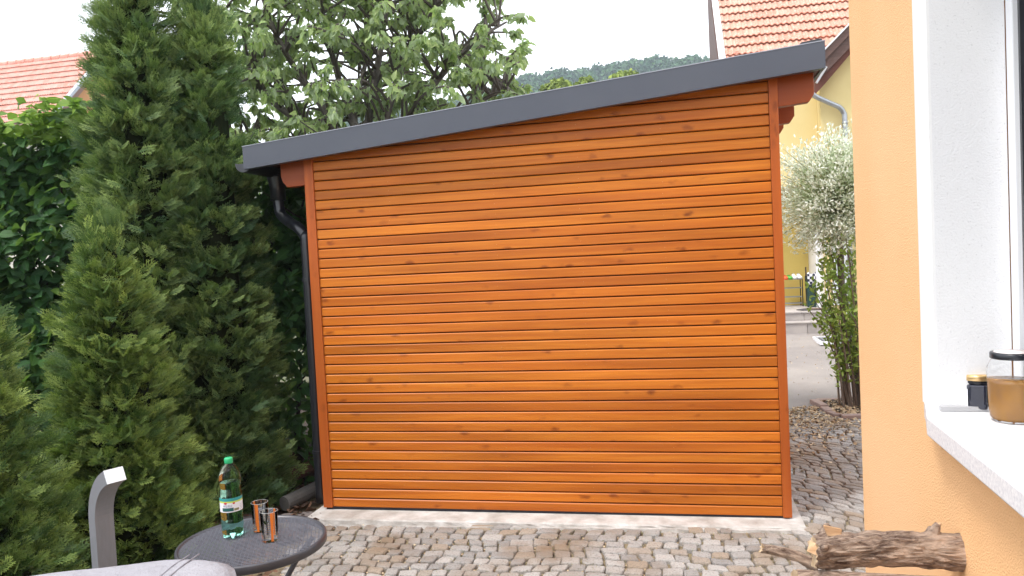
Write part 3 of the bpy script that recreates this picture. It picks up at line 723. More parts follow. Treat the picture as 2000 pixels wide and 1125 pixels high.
# porch things
def porch(name, label, cat, u, v, z, group=None): return thing(name, label, cat, W(u, v, z), ANG, group)
sr = porch('shoe_rack', 'black wire shoe rack with open shelves against the yellow porch wall', 'shoe rack', 4.40, 9.5, .656)
for zz in (.055, .17, .33, .485):
    s_ = MB()
    for q in range(5): s_.tube([(-.33, -.11+q*.055, zz), (.275, -.11+q*.055, zz)], .005, 6)
    s_.tube([(-.33, -.12, zz), (-.33, .12, zz)], .006, 6).tube([(.275, -.12, zz), (.275, .12, zz)], .006, 6); s_.build('shelf', M['galv'] if zz < .4 else M['black'], sr)
for uu in (-.33, .278):
    MB().box((uu-.008, -.125, 0), (uu+.008, -.108, .50)).box((uu-.008, .108, 0), (uu+.008, .125, .50)).build('upright', M['black'], sr)
def shoe(name, label, u, mat, h=.075, group=None, dv=0):
    t = porch(name, label, 'shoe', u, 9.5+dv, 1.149, group); V_ = []; F_ = []; n = 14; secs = [(-.13, .030, .035), (-.10, .042, .055), (-.03, .042, .055), (.04, .036, h), (.09, .036, h+.015), (.13, .030, h)]
    for (y, w_, hh) in secs:
        for k in range(n):
            a_ = 2*PI*k/n; V_.append((w_*math.cos(a_), -y*-1, max(0, hh*.5+hh*.5*math.sin(a_))))
    for i in range(len(secs)-1):
        for k in range(n): F_.append((i*n+k, i*n+(k+1) % n, (i+1)*n+(k+1) % n, (i+1)*n+k))
    F_ += [tuple(range(n))[::-1], tuple((len(secs)-1)*n+k for k in range(n))]
    MB().add(V_, F_).build('upper', mat, t, smooth=True)
    MB().prism([(-.038, -.128), (.038, -.128), (.044, -.03), (.036, .10), (.03, .132), (-.03, .132), (-.036, .10), (-.044, -.03)], 2, -.0075, .006).build('sole', M['grey_bar'] if mat is M['white'] else mat, t)
    MB().lathe([(.024, 0), (.020, .004)], (0, .085, h+.008), 12).build('opening', M['black'], t)
    return t
shoe('sneaker', 'left one of the white sneakers on top of the shoe rack', 4.560, M['white'], .08, 'white sneakers on the rack')
shoe('sneaker', 'right one of the white sneakers on top of the shoe rack', 4.645, M['white'], .08, 'white sneakers on the rack')
shoe('garden_clog', 'orange rubber clog on top of the shoe rack beside the shed post', 4.405, M['orange_r'], .06)
shoe('garden_clog', 'green rubber clog on top of the shoe rack next to the sneakers', 4.478, M['green_r'], .055)
us = porch('umbrella_bin', 'dark green square umbrella bin on the porch beside the white pilaster', 'umbrella bin', 4.80, 9.2, .656)
MB().prism([(-.085, -.085), (.085, -.085), (.085, .085), (-.085, .085)], 2, 0, .50).build('body', M['bin'], us, bevel=.02)
MB().prism([(-.094, -.094), (.094, -.094), (.094, .094), (-.094, .094)], 2, .501, .52).build('rim', M['bin'], us, bevel=.006)
def chk():
    mt, nt, b = mat_base('checkered_cloth'); c_ = nd(nt, 'ShaderNodeTexChecker', i_Scale=22.); c_.inputs[1].default_value = (.75, .75, .78, 1); c_.inputs[2].default_value = (.02, .02, .05, 1)
    nt.links.new(coords(nt, (1, .05, 1)), c_.inputs[0]); nt.links.new(c_.outputs[0], b.inputs['Base Color']); b.inputs['Roughness'].default_value = .8; return mt
um = porch('checkered_cloth', 'navy and white checkered cloth bundled over the rim of the umbrella bin', 'cloth', 4.80, 9.115, 1.06)
V_ = []; F_ = []; a1, b1 = 12, 8
for j in range(b1+1):
    for i in range(a1+1):
        t = i/a1; s_ = j/b1; V_.append(((t-.5)*.17*(1-.25*(1-s_)*abs(t-.5)), -.022-.018*math.sin(s_*PI)+.006*math.sin(t*21), s_*.19+.02*math.sin(t*9)*s_-.03*(abs(t-.5)*(1-s_))))
for j in range(b1):
    for i in range(a1): q = j*(a1+1)+i; F_.append((q, q+1, q+a1+2, q+a1+1))
n = len(V_); V_ += [(p[0]*.96, p[1]+.05, p[2]*.98) for p in V_]; F_ += [tuple(n+q for q in f)[::-1] for f in F_]
for i in range(a1): F_.append((b1*(a1+1)+i, b1*(a1+1)+i+1, n+b1*(a1+1)+i+1, n+b1*(a1+1)+i))
MB().add(V_, F_).build('cloth', chk(), um, smooth=True)
for (uu, hh, lb) in ((4.715, .70, 'black umbrella standing upright left of the checkered cloth in the bin'), (4.885, .66, 'black umbrella leaning at the right corner of the bin by the pilaster')):
    t = porch('umbrella', lb, 'umbrella', uu, 9.20, .66)
    MB().tube([(0, 0, .10), (0, 0, hh-.16)], [.012, .022], 10).build('canopy', M['black'], t); MB().tube([(0, 0, hh-.16), (0, 0, hh)], .012, 8).build('handle', simple('dark_handle', (.05, .03, .025), .4), t)
dm = porch('doormat', 'brown doormat with dark border in front of the umbrella bin', 'doormat', 4.78, 8.62, .6555)
MB().prism([(-.26, -.20), (.24, -.19), (.22, .16), (-.16, .18), (-.33, -.02)], 2, 0, .012).build('border', M['mat_r'], dm); MB().prism([(-.12, -.15), (.19, -.15), (.18, .12), (-.08, .13)], 2, .0125, .018).build('pile', M['mat_b'], dm)
gr_ = thing('cellar_grate', 'grey slatted cellar grate in a white frame on the asphalt below the steps', 'grate', W(4.78, 7.22, .27), ANG)
MB().box((-.26, -.33, 0), (.5, -.30, .05)).box((-.26, .30, 0), (.5, .33, .05)).box((-.26, -.30, 0), (-.23, .30, .05)).box((.47, -.30, 0), (.5, .30, .05)).build('frame', M['pvc'], gr_)
for q in range(14): MB().box((-.225+q*.0495, -.298, .015), (-.225+q*.0495+.036, .298, .043)).build('slat', M['alu'], gr_)
# hanging climber tip beside the shed post
# planting bed edging
eb = thing('bed_edging', 'reddish brick edging around the shrub bed beyond the shed', 'edging', (0, 0, 0))
pts = [((3.24, 8.33), (3.215, 8.02)), ((3.215, 8.0), (3.19, 7.80)), ((3.19, 7.79), (3.18, 7.60)), ((3.2, 7.56), (3.45, 7.50)), ((3.46, 7.495), (3.72, 7.45)), ((3.28, 8.37), (3.55, 8.38)), ((3.56, 8.38), (3.83, 8.36))]
for (a_, b_) in pts:
    d_ = Vector((b_[0]-a_[0], b_[1]-a_[1], 0)); L = d_.length
    o = MB().box((-L/2+.004, -.045, -.05), (L/2-.004, .045, .035+random.uniform(0, .02))).build('brick', M['brick'], eb, bevel=.008)
    o.location = ((a_[0]+b_[0])/2, (a_[1]+b_[1])/2, .03); o.rotation_euler = (random.uniform(-.05, .05), random.uniform(-.03, .03), math.atan2(d_.y, d_.x)+random.uniform(-.08, .08))
struct(MB().add([(3.20, 7.55, .045), (4.6, 7.5, .04), (4.6, 8.5, .075), (3.25, 8.38, .06)], [(0, 1, 2, 3)]).build('planting_bed_soil', M['soil']))
litter('bed_leaf_litter', 900, lambda: (random.uniform(3.22, 4.2), random.uniform(7.55, 8.35), .06), .035, M['litter'])

# ================================================================= LEFT RED ROOFED HOUSE
lh = thing('red_roofed_house', 'neighbouring house whose faded red tile roof rises behind the hedge at left', 'house', (AX, AY, 0), ANG)
RL = lambda v: 9.41+(v-18)
MB().box((-24, 15.7, -.1), (-16.45, 20.4, 6.9)).build('wall', simple('cream_render', (.55, .52, .45), .9), lh)
MB().prism([(15.7, 6.9), (20.4, 6.9), (18.05, 9.2)], 0, -24, -16.45).build('gable', simple('orange_render_gable', (.58, .30, .14), .9), lh)
rl = roof_plane(lh, 'roof', -21.7, -16.2, 15.2, 18.0, RL, M['brown'])
MB().prism([(18.001, RL(18)-.03), (20.9, 6.5), (20.9, 6.4), (18.001, RL(18)-.12)], 0, -21.7, -16.2).build('rear_roof', M['tile2'], lh)
lay_tiles(rl, -21.45, -16.22, 15.3, 17.95, RL, .188, .345, M['tile2'])
for q in range(15):
    u_ = -21.5+q*.355; MB().tube([(u_, 18.0, 9.40), (u_+.36, 18.0, 9.40)], [.10, .125], 10).build('ridge_tile', M['tile2'], rl)
MB().prism([(15.2, RL(15.2)+.08), (18, RL(18)+.08), (18, RL(18)-.05), (15.2, RL(15.2)-.05)], 0, -16.2, -16.05).build('verge_flashing', M['galv'], rl)
for q in range(3): MB().prism([(15.25, RL(15.25)-.06-q*.13), (18, RL(18)-.06-q*.13), (18, RL(18)-.18-q*.13), (15.25, RL(15.25)-.18-q*.13)], 0, -16.24+q*-.03, -16.215+q*-.03).build('verge_plank', simple('pale_brown_plank', (.30, .19, .16), .8), rl)
for q in range(3):
    u_ = -19.9+q*1.1; vv = 16.2; MB().prism([(vv-.01, RL(vv)+.03), (vv+.06, RL(vv+.06)+.02), (vv+.03, RL(vv)+.16), (vv-.01, RL(vv)+.12)], 0, u_, u_+.05).build('snow_guard', M['tile2'], rl)

# ================================================================= VEGETATION
def frond_template():
    """flat thuja spray: midrib with short side sprigs, ends ragged"""
    V_ = []; F_ = []; T = []
    def strip(a_, b_, w0, w1, t0, t1, z=0):
        a_ = np.array(a_, float); b_ = np.array(b_, float); d_ = b_-a_; s_ = np.array([-d_[1], d_[0]])/max(1e-6, np.hypot(*d_)); n = len(V_)
        V_.extend([(*(a_-s_*w0), z*a_[1]**2), (*(a_+s_*w0), z*a_[1]**2), (*(b_+s_*w1), z*b_[1]**2-.02), (*(b_-s_*w1), z*b_[1]**2-.02)]); F_.append((n, n+1, n+2, n+3)); T.extend([t0, t0, t1, t1])
    rr_ = random.Random(3)
    strip((0, 0), (.03, .55), .035, .03, 0, .3, .12); strip((.03, .55), (0, 1), .03, .012, .3, 1, .12)
    for i in range(5):
        y = .14+i*.155
        for sx in (-1, 1):
            L = (.42-.3*abs(y-.4))*rr_.uniform(.8, 1.15); an = rr_.uniform(.6, .9); ex = sx*math.sin(an)*L; ey = y+math.cos(an)*L+sx*.03
            strip((.02, y), (ex, ey), .024, .017, y*.5, .9, .12)
            for q in (.6,):
                bx, by = .02+(ex-.02)*q, y+(ey-y)*q; strip((bx, by), (bx+sx*.015, by+.15*rr_.uniform(.8, 1.2)), .02, .012, .5, 1, .12)
    return np.array(V_), np.array(F_), np.array(T)
FV, FF, FT = frond_template()
def thuja(name, label, top, base, prof, nclump, per, size, mat, core=.62, seed=1):
    """top/base: axis points; prof(t) radius at height fraction t"""
    rg = np.random.default_rng(seed); top = np.array(top, float); base = np.array(base, float)
    t_ = thing(name, label, 'conifer', tuple(base))
    # clump centres spread over the surface by area
    tt = np.linspace(0, 1, 200); w_ = np.array([prof(q) for q in tt])+.02; cdf = np.cumsum(w_)/w_.sum()
    t = np.interp(rg.random(nclump), cdf, tt); az = rg.uniform(0, 2*PI, nclump)
    back = (np.sin(az) > .35) & (rg.random(nclump) < .6); az[back] = -az[back]
    r = np.array([prof(q) for q in t])*(1+rg.normal(0, .12, nclump)+.10*np.sin(az*3+t*14)+.08*np.sin(az*7-t*25))
    out = np.stack([np.cos(az), np.sin(az), np.zeros(nclump)], -1)
    cen = base+(top-base)*t[:, None]+out*r[:, None]*.90
    n = nclump*per; ci = np.repeat(np.arange(nclump), per); o = out[ci]
    spread = rg.normal(0, 1, (n, 3))*np.array([.042, .042, .030])*size/.095
    pos = cen[ci]+spread-o*np.abs(rg.normal(0, .045, n))[:, None]
    upv = np.array([0, 0, 1.]); tiltc = rg.uniform(.25, 1.0, nclump)[ci]+rg.normal(0, .22, n)
    tang = np.cross(np.broadcast_to(upv, o.shape), o)
    d_ = o*.75+upv*tiltc[:, None]*.8+tang*rg.normal(0, .75, n)[:, None]
    # near the apex everything points up
    ap = np.clip((t[ci]-.86)/.14, 0, 1)[:, None]; d_ = d_*(1-ap*.7)+upv*ap*1.8
    ups = o*rg.uniform(.2, 1.1, n)[:, None]+upv*rg.uniform(.1, 1.0, n)[:, None]+rg.normal(0, .38, (n, 3))
    sz = rg.uniform(.75, 1.35, n)*size*(1-ap[:, 0]*.25)
    R = frames(d_, ups, sz); V_, F_ = inst(FV, FF, R, pos-base)
    fresh = (rg.uniform(.1, 1.0, nclump)**1.3)[ci]*rg.uniform(.6, 1, n)
    me = arr_mesh('foliage', V_, F_, {'rnd': np.repeat(rg.random(n), len(FV)), 'tip': (fresh[:, None]*FT[None]).ravel()})
    stuff(new_obj('foliage', me, mat, t_))
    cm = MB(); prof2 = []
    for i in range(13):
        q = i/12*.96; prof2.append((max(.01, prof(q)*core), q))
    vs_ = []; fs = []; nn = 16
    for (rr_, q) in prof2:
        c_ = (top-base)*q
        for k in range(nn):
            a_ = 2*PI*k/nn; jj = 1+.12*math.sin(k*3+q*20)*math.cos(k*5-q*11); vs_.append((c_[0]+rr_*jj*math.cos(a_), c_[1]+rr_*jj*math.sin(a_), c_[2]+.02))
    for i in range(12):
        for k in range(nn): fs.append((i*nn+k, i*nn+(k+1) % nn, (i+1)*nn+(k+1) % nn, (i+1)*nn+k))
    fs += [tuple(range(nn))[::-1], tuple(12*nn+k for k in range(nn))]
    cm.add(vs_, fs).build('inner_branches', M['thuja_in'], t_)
    MB().tube([(0, 0, -.05), tuple((top-base)*.5)], [.06, .03], 8).build('trunk', M['bark'], t_)
    return t_
pA = lambda t: .50*(1-max(0, t-.12)**2.0*.88)**1.0*(.9+.1*min(1, t*8)) if t < .98 else .03
def prof_big(t): return .47*math.sqrt(max(0, 1-(max(0, t-.05)/.97)**3.0))*(1-.42*t)+.02
def prof_b2(t): return .42*math.sqrt(max(0, 1-(max(0, t-.03)/.98)**3.0))*(1-.50*t)+.02
def prof_sm(t): return .44*max(0, 1-(t/1.0)**1.35)**.85*(1 if t > .15 else .86+.9*t)+.012
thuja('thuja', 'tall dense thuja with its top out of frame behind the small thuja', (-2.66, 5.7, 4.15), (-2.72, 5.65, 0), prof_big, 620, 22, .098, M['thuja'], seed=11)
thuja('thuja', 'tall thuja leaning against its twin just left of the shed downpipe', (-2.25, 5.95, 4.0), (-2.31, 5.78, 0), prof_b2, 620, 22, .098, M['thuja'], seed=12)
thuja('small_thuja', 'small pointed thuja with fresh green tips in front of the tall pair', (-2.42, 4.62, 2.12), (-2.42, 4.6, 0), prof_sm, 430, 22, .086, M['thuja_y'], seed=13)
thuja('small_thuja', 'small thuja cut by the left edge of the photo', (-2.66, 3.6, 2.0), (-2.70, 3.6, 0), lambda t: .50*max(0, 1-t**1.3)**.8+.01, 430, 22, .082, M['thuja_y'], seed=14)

# ---- hornbeam hedge
hd = thing('hornbeam_hedge', 'tall loose hornbeam hedge with large ribbed leaves behind the conifers', 'hedge', (-3, 6.5, 0))
N = 30000; rg = np.random.default_rng(21)
x = rg.uniform(-6.2, -1.15, N); q = rg.random(N)
topz = 3.13+.06*np.sin(x*5)-.42*np.clip((x+3.1)/1.0, 0, 1)
y = 6.05+np.abs(rg.normal(0, .38, N)); z = rg.random(N)**.8*topz
bulge = .10*np.sin(x*4+z*3)+.08*np.sin(z*6-x*2); y = y-bulge
# ragged holes where what lies behind shows through
hole = (np.sin(x*9.1+z*2)*np.sin(z*8.3+x*3)+.35*np.sin(x*23+z*17)); keep = (hole < .80) | (y < 6.0); keep &= ~((z < 1.2) & (rg.random(N) < .45)); keep &= ~((x > -1.9) & (y < 6.1) & (z < 2.2))
P = np.stack([x, y, z], -1)[keep]; n = len(P)
d_ = rand_dirs(n, -.9, .15); d_[:, 1] -= .35; ups = rand_dirs(n, .1, 1); ups[:, 1] -= .5
sz = rg.uniform(.085, .145, n)
topm = P[:, 2] > (3.13-.42*np.clip((P[:, 0]+3.1)/1.0, 0, 1)-.22); d_[topm] = rand_dirs(int(topm.sum()), -.35, .5)
vis = (P[:, 1] < 6.25) & (((P[:, 0] > -4.2) & (P[:, 0] < -3.25)) | ((P[:, 0] > -2.05) & (P[:, 0] < -1.5) & (P[:, 2] > 1.4)))
vis &= ~topm; idx = np.where(vis)[0]; idx = idx[np.argsort(P[idx, 1]-sz[idx]*4)][:300]; mask = np.ones(n, bool); mask[idx] = False
leaf_parts('leaf', LV, LF, LUV, P[idx], d_[idx], ups[idx], sz[idx]*1.1, M['hedge'], hd, (-3, 6.5, 0))
me = leaves_mesh('foliage', HV, HF, HUV, P[mask]-np.array([-3, 6.5, 0]), d_[mask], ups[mask], sz[mask], (topm*rg.uniform(.1, 1, n)+(~topm)*(rg.random(n) < .04)*.5)[mask]); stuff(new_obj('foliage', me, M['hedge'], hd))
for i in range(26):
    bx = -6.1+i*.195+random.uniform(-.05, .05); by = random.uniform(6.3, 6.7); st = MB(); p = [(bx, by, -.05)]
    for j in range(1, 8): p.append((bx+random.uniform(-.06, .06)*j, by+random.uniform(-.04, .04)*j, j*.42))
    st.tube([(a_+3, b_-6.5, c_) for a_, b_, c_ in p], [.022-.0024*j for j in range(8)], 6)
    for j in range(2, 7):
        a_ = random.uniform(0, 2*PI); L = random.uniform(.2, .5); b_ = p[j]
        st.tube([(b_[0]+3, b_[1]-6.5, b_[2]), (b_[0]+3+math.cos(a_)*L*.5, b_[1]-6.5+math.sin(a_)*L*.4, b_[2]+.12), (b_[0]+3+math.cos(a_)*L, b_[1]-6.5+math.sin(a_)*L*.7, b_[2]+.3)], [.008, .006, .003], 5)
    st.build('stem', M['barkd'], hd)
# second, darker row of shrubs behind closes the hedge
bh = thing('background_shrubs', 'shaded shrubbery filling the gap behind the hornbeam hedge', 'shrub', (-3, 7.6, 0))
N = 11000; P = np.stack([rg.uniform(-7.5, -.9, N), 7.4+np.abs(rg.normal(0, .35, N)), rg.random(N)**.9*2.75], -1)
hole = np.sin(P[:, 0]*6+P[:, 2]*3)*np.sin(P[:, 2]*5-P[:, 0]*2); P = P[hole < .80]; n = len(P)
stuff(new_obj('foliage', leaves_mesh('foliage', *leaf_template(2, .58, .25, .12), P-np.array([-3, 7.6, 0]), rand_dirs(n, -.8, .2), rand_dirs(n, 0, 1), rg.uniform(.07, .12, n)), M['hedge'], bh))

# ---- broadleaf tree (cherry) behind the shed
def broad_tree(name, label, base, limbs, tips_fn, ntip, leaf_n, leaf_size, mat, trunk_r, parts=0, visf=None, seed=5, fork=2.6, group=None):
    rg = random.Random(seed); t_ = thing(name, label, 'tree', base); B = Vector(base); wood = MB()
    MB().tube([(0, 0, -.1), (.02, 0, fork*.5), (0, .02, fork)], [trunk_r*1.15, trunk_r, trunk_r*.9], 12).build('trunk', M['bark'], t_)
    nodes = []
    for L in limbs:
        pts = smooth_path([(0, .02, fork-.05)]+[tuple(Vector(p)-B) for p in L], 6); n = len(pts)
        MB().tube(pts, [trunk_r*.46*(1-i/n)+.010 for i in range(n)], 8).build('limb', M['bark'], t_); nodes += [(p, i/n) for i, p in enumerate(pts) if i > n*.2]
    tw = MB(); LP = []; LD = []
    for i in range(ntip):
        tip = Vector(tips_fn(rg))-B
        nb = min(nodes, key=lambda q: (q[0]-tip).length+(.6 if q[0].z > tip.z else 0)+rg.random()*.5)[0]
        mid = nb.lerp(tip, .5)+Vector((rg.uniform(-.12, .12), rg.uniform(-.12, .12), rg.uniform(.0, .2)))
        p3 = tip+Vector((rg.uniform(-.1, .1), rg.uniform(-.1, .1), rg.uniform(-.12, .06)))
        path = smooth_path([nb, mid, tip, p3], 4); n = len(path)
        tw.tube(path, [.016*(1-k/n)+.0035 for k in range(n)], 5, cap=False)
        for k in range(leaf_n):
            s_ = rg.uniform(.42, 1.0); q = path[min(n-1, int(s_*n))]; dirn = (path[min(n-1, int(s_*n)+1)]-path[max(0, int(s_*n)-1)])
            dirn = dirn.normalized() if dirn.length > 0 else Vector((0, 0, 1))
            LP.append(q+Vector((rg.gauss(0, .03), rg.gauss(0, .03), rg.gauss(0, .02)))); LD.append(dirn*.5+Vector((rg.uniform(-.9, .9), rg.uniform(-.9, .9), rg.uniform(-1.35, -.1))))
    stuff(tw.build('twigs', M['twig'], t_))
    P = np.array(LP); D = np.array(LD); n = len(P); U = rand_dirs(n, .0, 1); sz = RNG.uniform(.75, 1.25, n)*leaf_size; mask = np.ones(n, bool)
    if parts:
        PW = P+np.array(base); v_ = visf(PW); idx = np.where(v_)[0]; idx = idx[np.argsort(PW[idx, 1])][:parts]; mask[idx] = False
        leaf_parts('leaf', CV, CF, CUV, P[idx], D[idx], U[idx], sz[idx], mat, t_, (0, 0, 0))
    stuff(new_obj('foliage', leaves_mesh('foliage', CV, CF, CUV, P[mask], D[mask], U[mask], sz[mask]), mat, t_)); return t_
def cherry_tip(rg):
    while True:
        x = rg.uniform(-4.6, .30); y = 10+rg.uniform(-1.9, 1.9); z = rg.uniform(2.9, 6.9)
        cx = (x+2.0)/2.45; cy = (y-10)/1.9; cz = (z-4.9)/2.15
        r = abs(cx)**3.5+abs(cy)**3+abs(cz)**3.5
        if r > 1: continue
        if x > -.02 and z > 4.75: continue
        return (x, y, z)
limbs = [[(-1.75, 10.0, 3.6), (-1.55, 9.9, 4.4), (-1.35, 9.9, 5.3), (-1.0, 9.9, 6.4)],
         [(-1.9, 10.1, 3.4), (-2.1, 10.0, 4.2), (-2.25, 9.9, 5.2), (-2.3, 9.9, 6.6)],
         [(-2.2, 9.9, 3.3), (-2.9, 9.7, 3.9), (-3.5, 9.6, 4.6), (-4.1, 9.5, 5.4)],
         [(-2.4, 9.9, 3.1), (-3.2, 9.8, 3.4), (-3.9, 9.7, 3.9)],
         [(-1.4, 10.0, 3.4), (-.9, 9.9, 4.0), (-.35, 9.8, 4.5), (.1, 9.8, 4.75)],
         [(-1.4, 10.1, 3.2), (-.7, 10.0, 3.6), (.05, 9.9, 3.95)],
         [(-1.55, 9.9, 3.5), (-1.2, 9.7, 4.3), (-.6, 9.6, 5.2), (-.3, 9.6, 6.2)],
         [(-2.0, 10.3, 3.6), (-1.9, 10.9, 4.6), (-1.7, 11.3, 5.6)], [(-2.2, 10.0, 3.6), (-2.8, 9.8, 4.7), (-3.1, 9.7, 6.0)]]
broad_tree('cherry_tree', 'broad cherry tree with drooping pale green leaves behind the shed roof', (-1.85, 10.05, 0), limbs, cherry_tip, 860, 32, .106, M['cherry'], .13, 300,
           lambda P: (P[:, 2] > 3.6) & (P[:, 2] < 5.4) & (P[:, 0] > -4.0) & (P[:, 0] < .3), seed=5)
# ---- dappled willow standard
sx = thing('dappled_willow', 'small standard willow with white dappled foliage in front of the porch', 'tree', (3.49, 8.12, 0.03))
MB().tube(smooth_path([(0, 0, 0), (.01, 0, .8), (.0, .02, 1.4), (.02, .05, 2.0)], 4), .032, 10).build('trunk', M['barkp'], sx, smooth=True)
tw = MB(); P = []; D = []; rg2 = random.Random(9)
for i in range(620):
    while True:
        a_ = (rg2.uniform(-.60, .75), rg2.uniform(-.6, .6), rg2.uniform(1.60, 3.10))
        e = abs(a_[0]/.74)**2.6+abs(a_[1]/.62)**2.6+abs((a_[2]-2.28)/.68)**2.6
        if .2 < e < 1 and not (a_[0] < -.25 and a_[2] > 2.80): break
    tip = Vector(a_); st_ = Vector((.02, .05, 1.95)); md = st_.lerp(tip, .55)+Vector((0, 0, .10)); path = smooth_path([st_, md, tip], 5)
    tw.tube(path, [.006*(1-k/len(path))+.0015 for k in range(len(path))], 4, cap=False)
    for k in range(34):
        s_ = rg2.uniform(.45, 1); q = path[min(len(path)-1, int(s_*len(path)))]
        P.append(q+Vector((rg2.gauss(0, .035), rg2.gauss(0, .035), rg2.gauss(0, .035)))); D.append((tip-st_).normalized()*.8+Vector((rg2.uniform(-1, 1), rg2.uniform(-1, 1), rg2.uniform(-.6, 1))))
stuff(tw.build('twigs', simple('green_twig', (.30, .32, .18), .8), sx)); P = np.array(P); D = np.array(D); n = len(P)
tv, tf, tuv = leaf_template(2, .42, .2, .1); R = frames(D, rand_dirs(n, 0, 1), RNG.uniform(.030, .052, n)); V_, F_ = inst(tv, tf, R, P)
outer = np.clip((np.linalg.norm((P-np.array([.02, .0, 2.3]))/np.array([.7, .6, .7]), axis=1)-.45)/.35, 0, 1)*.85+RNG.random(n)*.4
stuff(new_obj('foliage', arr_mesh('foliage', V_, F_, {'rnd': np.repeat(RNG.random(n), len(tv)), 'tip': np.repeat(np.clip(outer, 0, 1), len(tv))}), M['salix'], sx))
# ---- upright shrub in the bed
sh = thing('leafy_shrub', 'upright shrub of thin stems with fresh green leaves beside the orange house corner', 'shrub', (3.62, 8.0, .05)); P = []; D = []
for i in range(34):
    a_ = random.uniform(0, 2*PI); rr_ = random.uniform(.02, .24); lean = random.uniform(.1, .50); h = random.uniform(.9, 1.85); dx = -abs(math.cos(a_))*lean if random.random() < .6 else math.cos(a_)*lean*.6; dy = math.sin(a_)*lean*.6
    p0 = Vector((rr_*math.cos(a_), rr_*math.sin(a_), 0)); path = smooth_path([p0, p0+Vector((dx*.25, dy*.25, h*.4)), p0+Vector((dx*.6, dy*.6, h*.75)), p0+Vector((dx, dy, h))], 6)
    MB().tube(path, [.010*(1-k/len(path))+.003 for k in range(len(path))], 5).build('stem', M['barkp'], sh)
    for k in range(80):
        s_ = random.uniform(.22, 1); q = path[min(len(path)-1, int(s_*len(path)))]; P.append(q+Vector((random.gauss(0, .035), random.gauss(0, .035), random.gauss(0, .03)))); D.append(Vector((random.uniform(-1, 1), random.uniform(-1, 1), random.uniform(-.1, 1.4))))
P = np.array(P); D = np.array(D); n = len(P)
stuff(new_obj('foliage', leaves_mesh('foliage', *leaf_template(3, .5, .3, .15), P, D, rand_dirs(n, 0, 1), RNG.uniform(.040, .078, n)), M['shrubl'], sh))

# ---- wooded hill and nearer crowns
def hill_z(x, y):
    r = (y-250)/100.0; s_ = 1/(1+math.exp(-(y-285)/22.0)); lat = 75+1.2*math.sin(x/11+1)+(9*max(-6, x/60) if x < 0 else 9.5*math.sin(PI/2*min(1, x/48)))
    return -.3+s_*lat
V_ = []; F_ = []; nx, ny = 70, 30
for j in range(ny+1):
    for i in range(nx+1):
        x = -420+i*12; y = 170+j*13; V_.append((x, y, hill_z(x, y)-.5))
for j in range(ny):
    for i in range(nx): q = j*(nx+1)+i; F_.append((q, q+1, q+nx+2, q+nx+1))
struct(MB().add(V_, F_).build('hill', M['earth'], smooth=True))
def crown_cloud(cx, cy, cz, rx, rz, n, s, rgx):
    d_ = nrm(rgx.normal(0, 1, (n, 3))); d_[:, 2] = np.abs(d_[:, 2])*1.0-.25; r = rgx.uniform(.72, 1.05, n)+.12*np.sin(d_[:, 0]*7)*np.sin(d_[:, 1]*6+d_[:, 2]*5)
    P = np.array([cx, cy, cz])+d_*r[:, None]*np.array([rx, rx, rz]); return P, d_+rgx.normal(0, .5, (n, 3)), rgx.uniform(.6, 1.3, n)*s
qv = np.array([(-.5, -.5, 0), (.5, -.5, .1), (.55, .45, -.1), (-.4, .5, .15)], float); qf = np.array([(0, 1, 2, 3)])
rgx = np.random.default_rng(31); PP = []; DD = []; SS = []; RR = []
for i in range(520):
    x = rgx.uniform(-70, 130); y = rgx.uniform(285, 372); h = rgx.uniform(5, 9.5); z = hill_z(x, y)
    a_, b_, c_ = crown_cloud(x, y, z+h*.35, h*.55, h*.75, 170, 1.05, rgx); PP.append(a_); DD.append(b_); SS.append(c_); RR.append(np.clip(np.full(170, rgx.random())+rgx.uniform(-.1, .1, 170), 0, .999))
P = np.concatenate(PP); D = np.concatenate(DD); Sz = np.concatenate(SS); Rr = np.concatenate(RR)
R = frames(rgx.normal(0, 1, P.shape), D, Sz); V_, F_ = inst(qv, qf, R, P)
stuff(new_obj('hill_forest', arr_mesh('hill_forest', V_, F_, {'rnd': np.repeat(Rr, 4)}), M['forest']))
for (x, y, zt_, rx, rz, lb) in ((4.2, 58, 14.6, 1.6, 2.2, 'yellow green treetop just above the roof edge next to the cherry tree'), (6.6, 61, 15.3, 1.3, 2.6, 'yellow green treetop with a ragged point above the middle of the roof edge'), (9.9, 62, 15.9, 1.9, 2.4, 'rounded yellow green treetop farther right above the roof edge'), (1.2, 56, 13.0, 1.8, 2.4, 'yellow green treetop half hidden by the cherry tree edge'), (14.6, 64, 16.1, 1.5, 1.6, 'lowest yellow green treetop beside the tiled roof verge')):
    t_ = thing('distant_tree', lb, 'tree', (x, y, .35), 0, 'fresh green treetops above the roof')
    MB().tube([(0, 0, 0), (.1, 0, zt_*.5), (0, .1, zt_-rz*.8)], [.25, .2, .06], 8).build('trunk', M['bark'], t_)
    a_, b_, c_ = crown_cloud(0, 0, zt_-rz*.85, rx, rz, 2600, .26, rgx); V_, F_ = inst(qv, qf, frames(rgx.normal(0, 1, a_.shape), b_, c_), a_)
    stuff(new_obj('crown', arr_mesh('crown', V_, F_, {'rnd': np.repeat(rgx.random(2600), 4)}), M['forest_y'], t_))

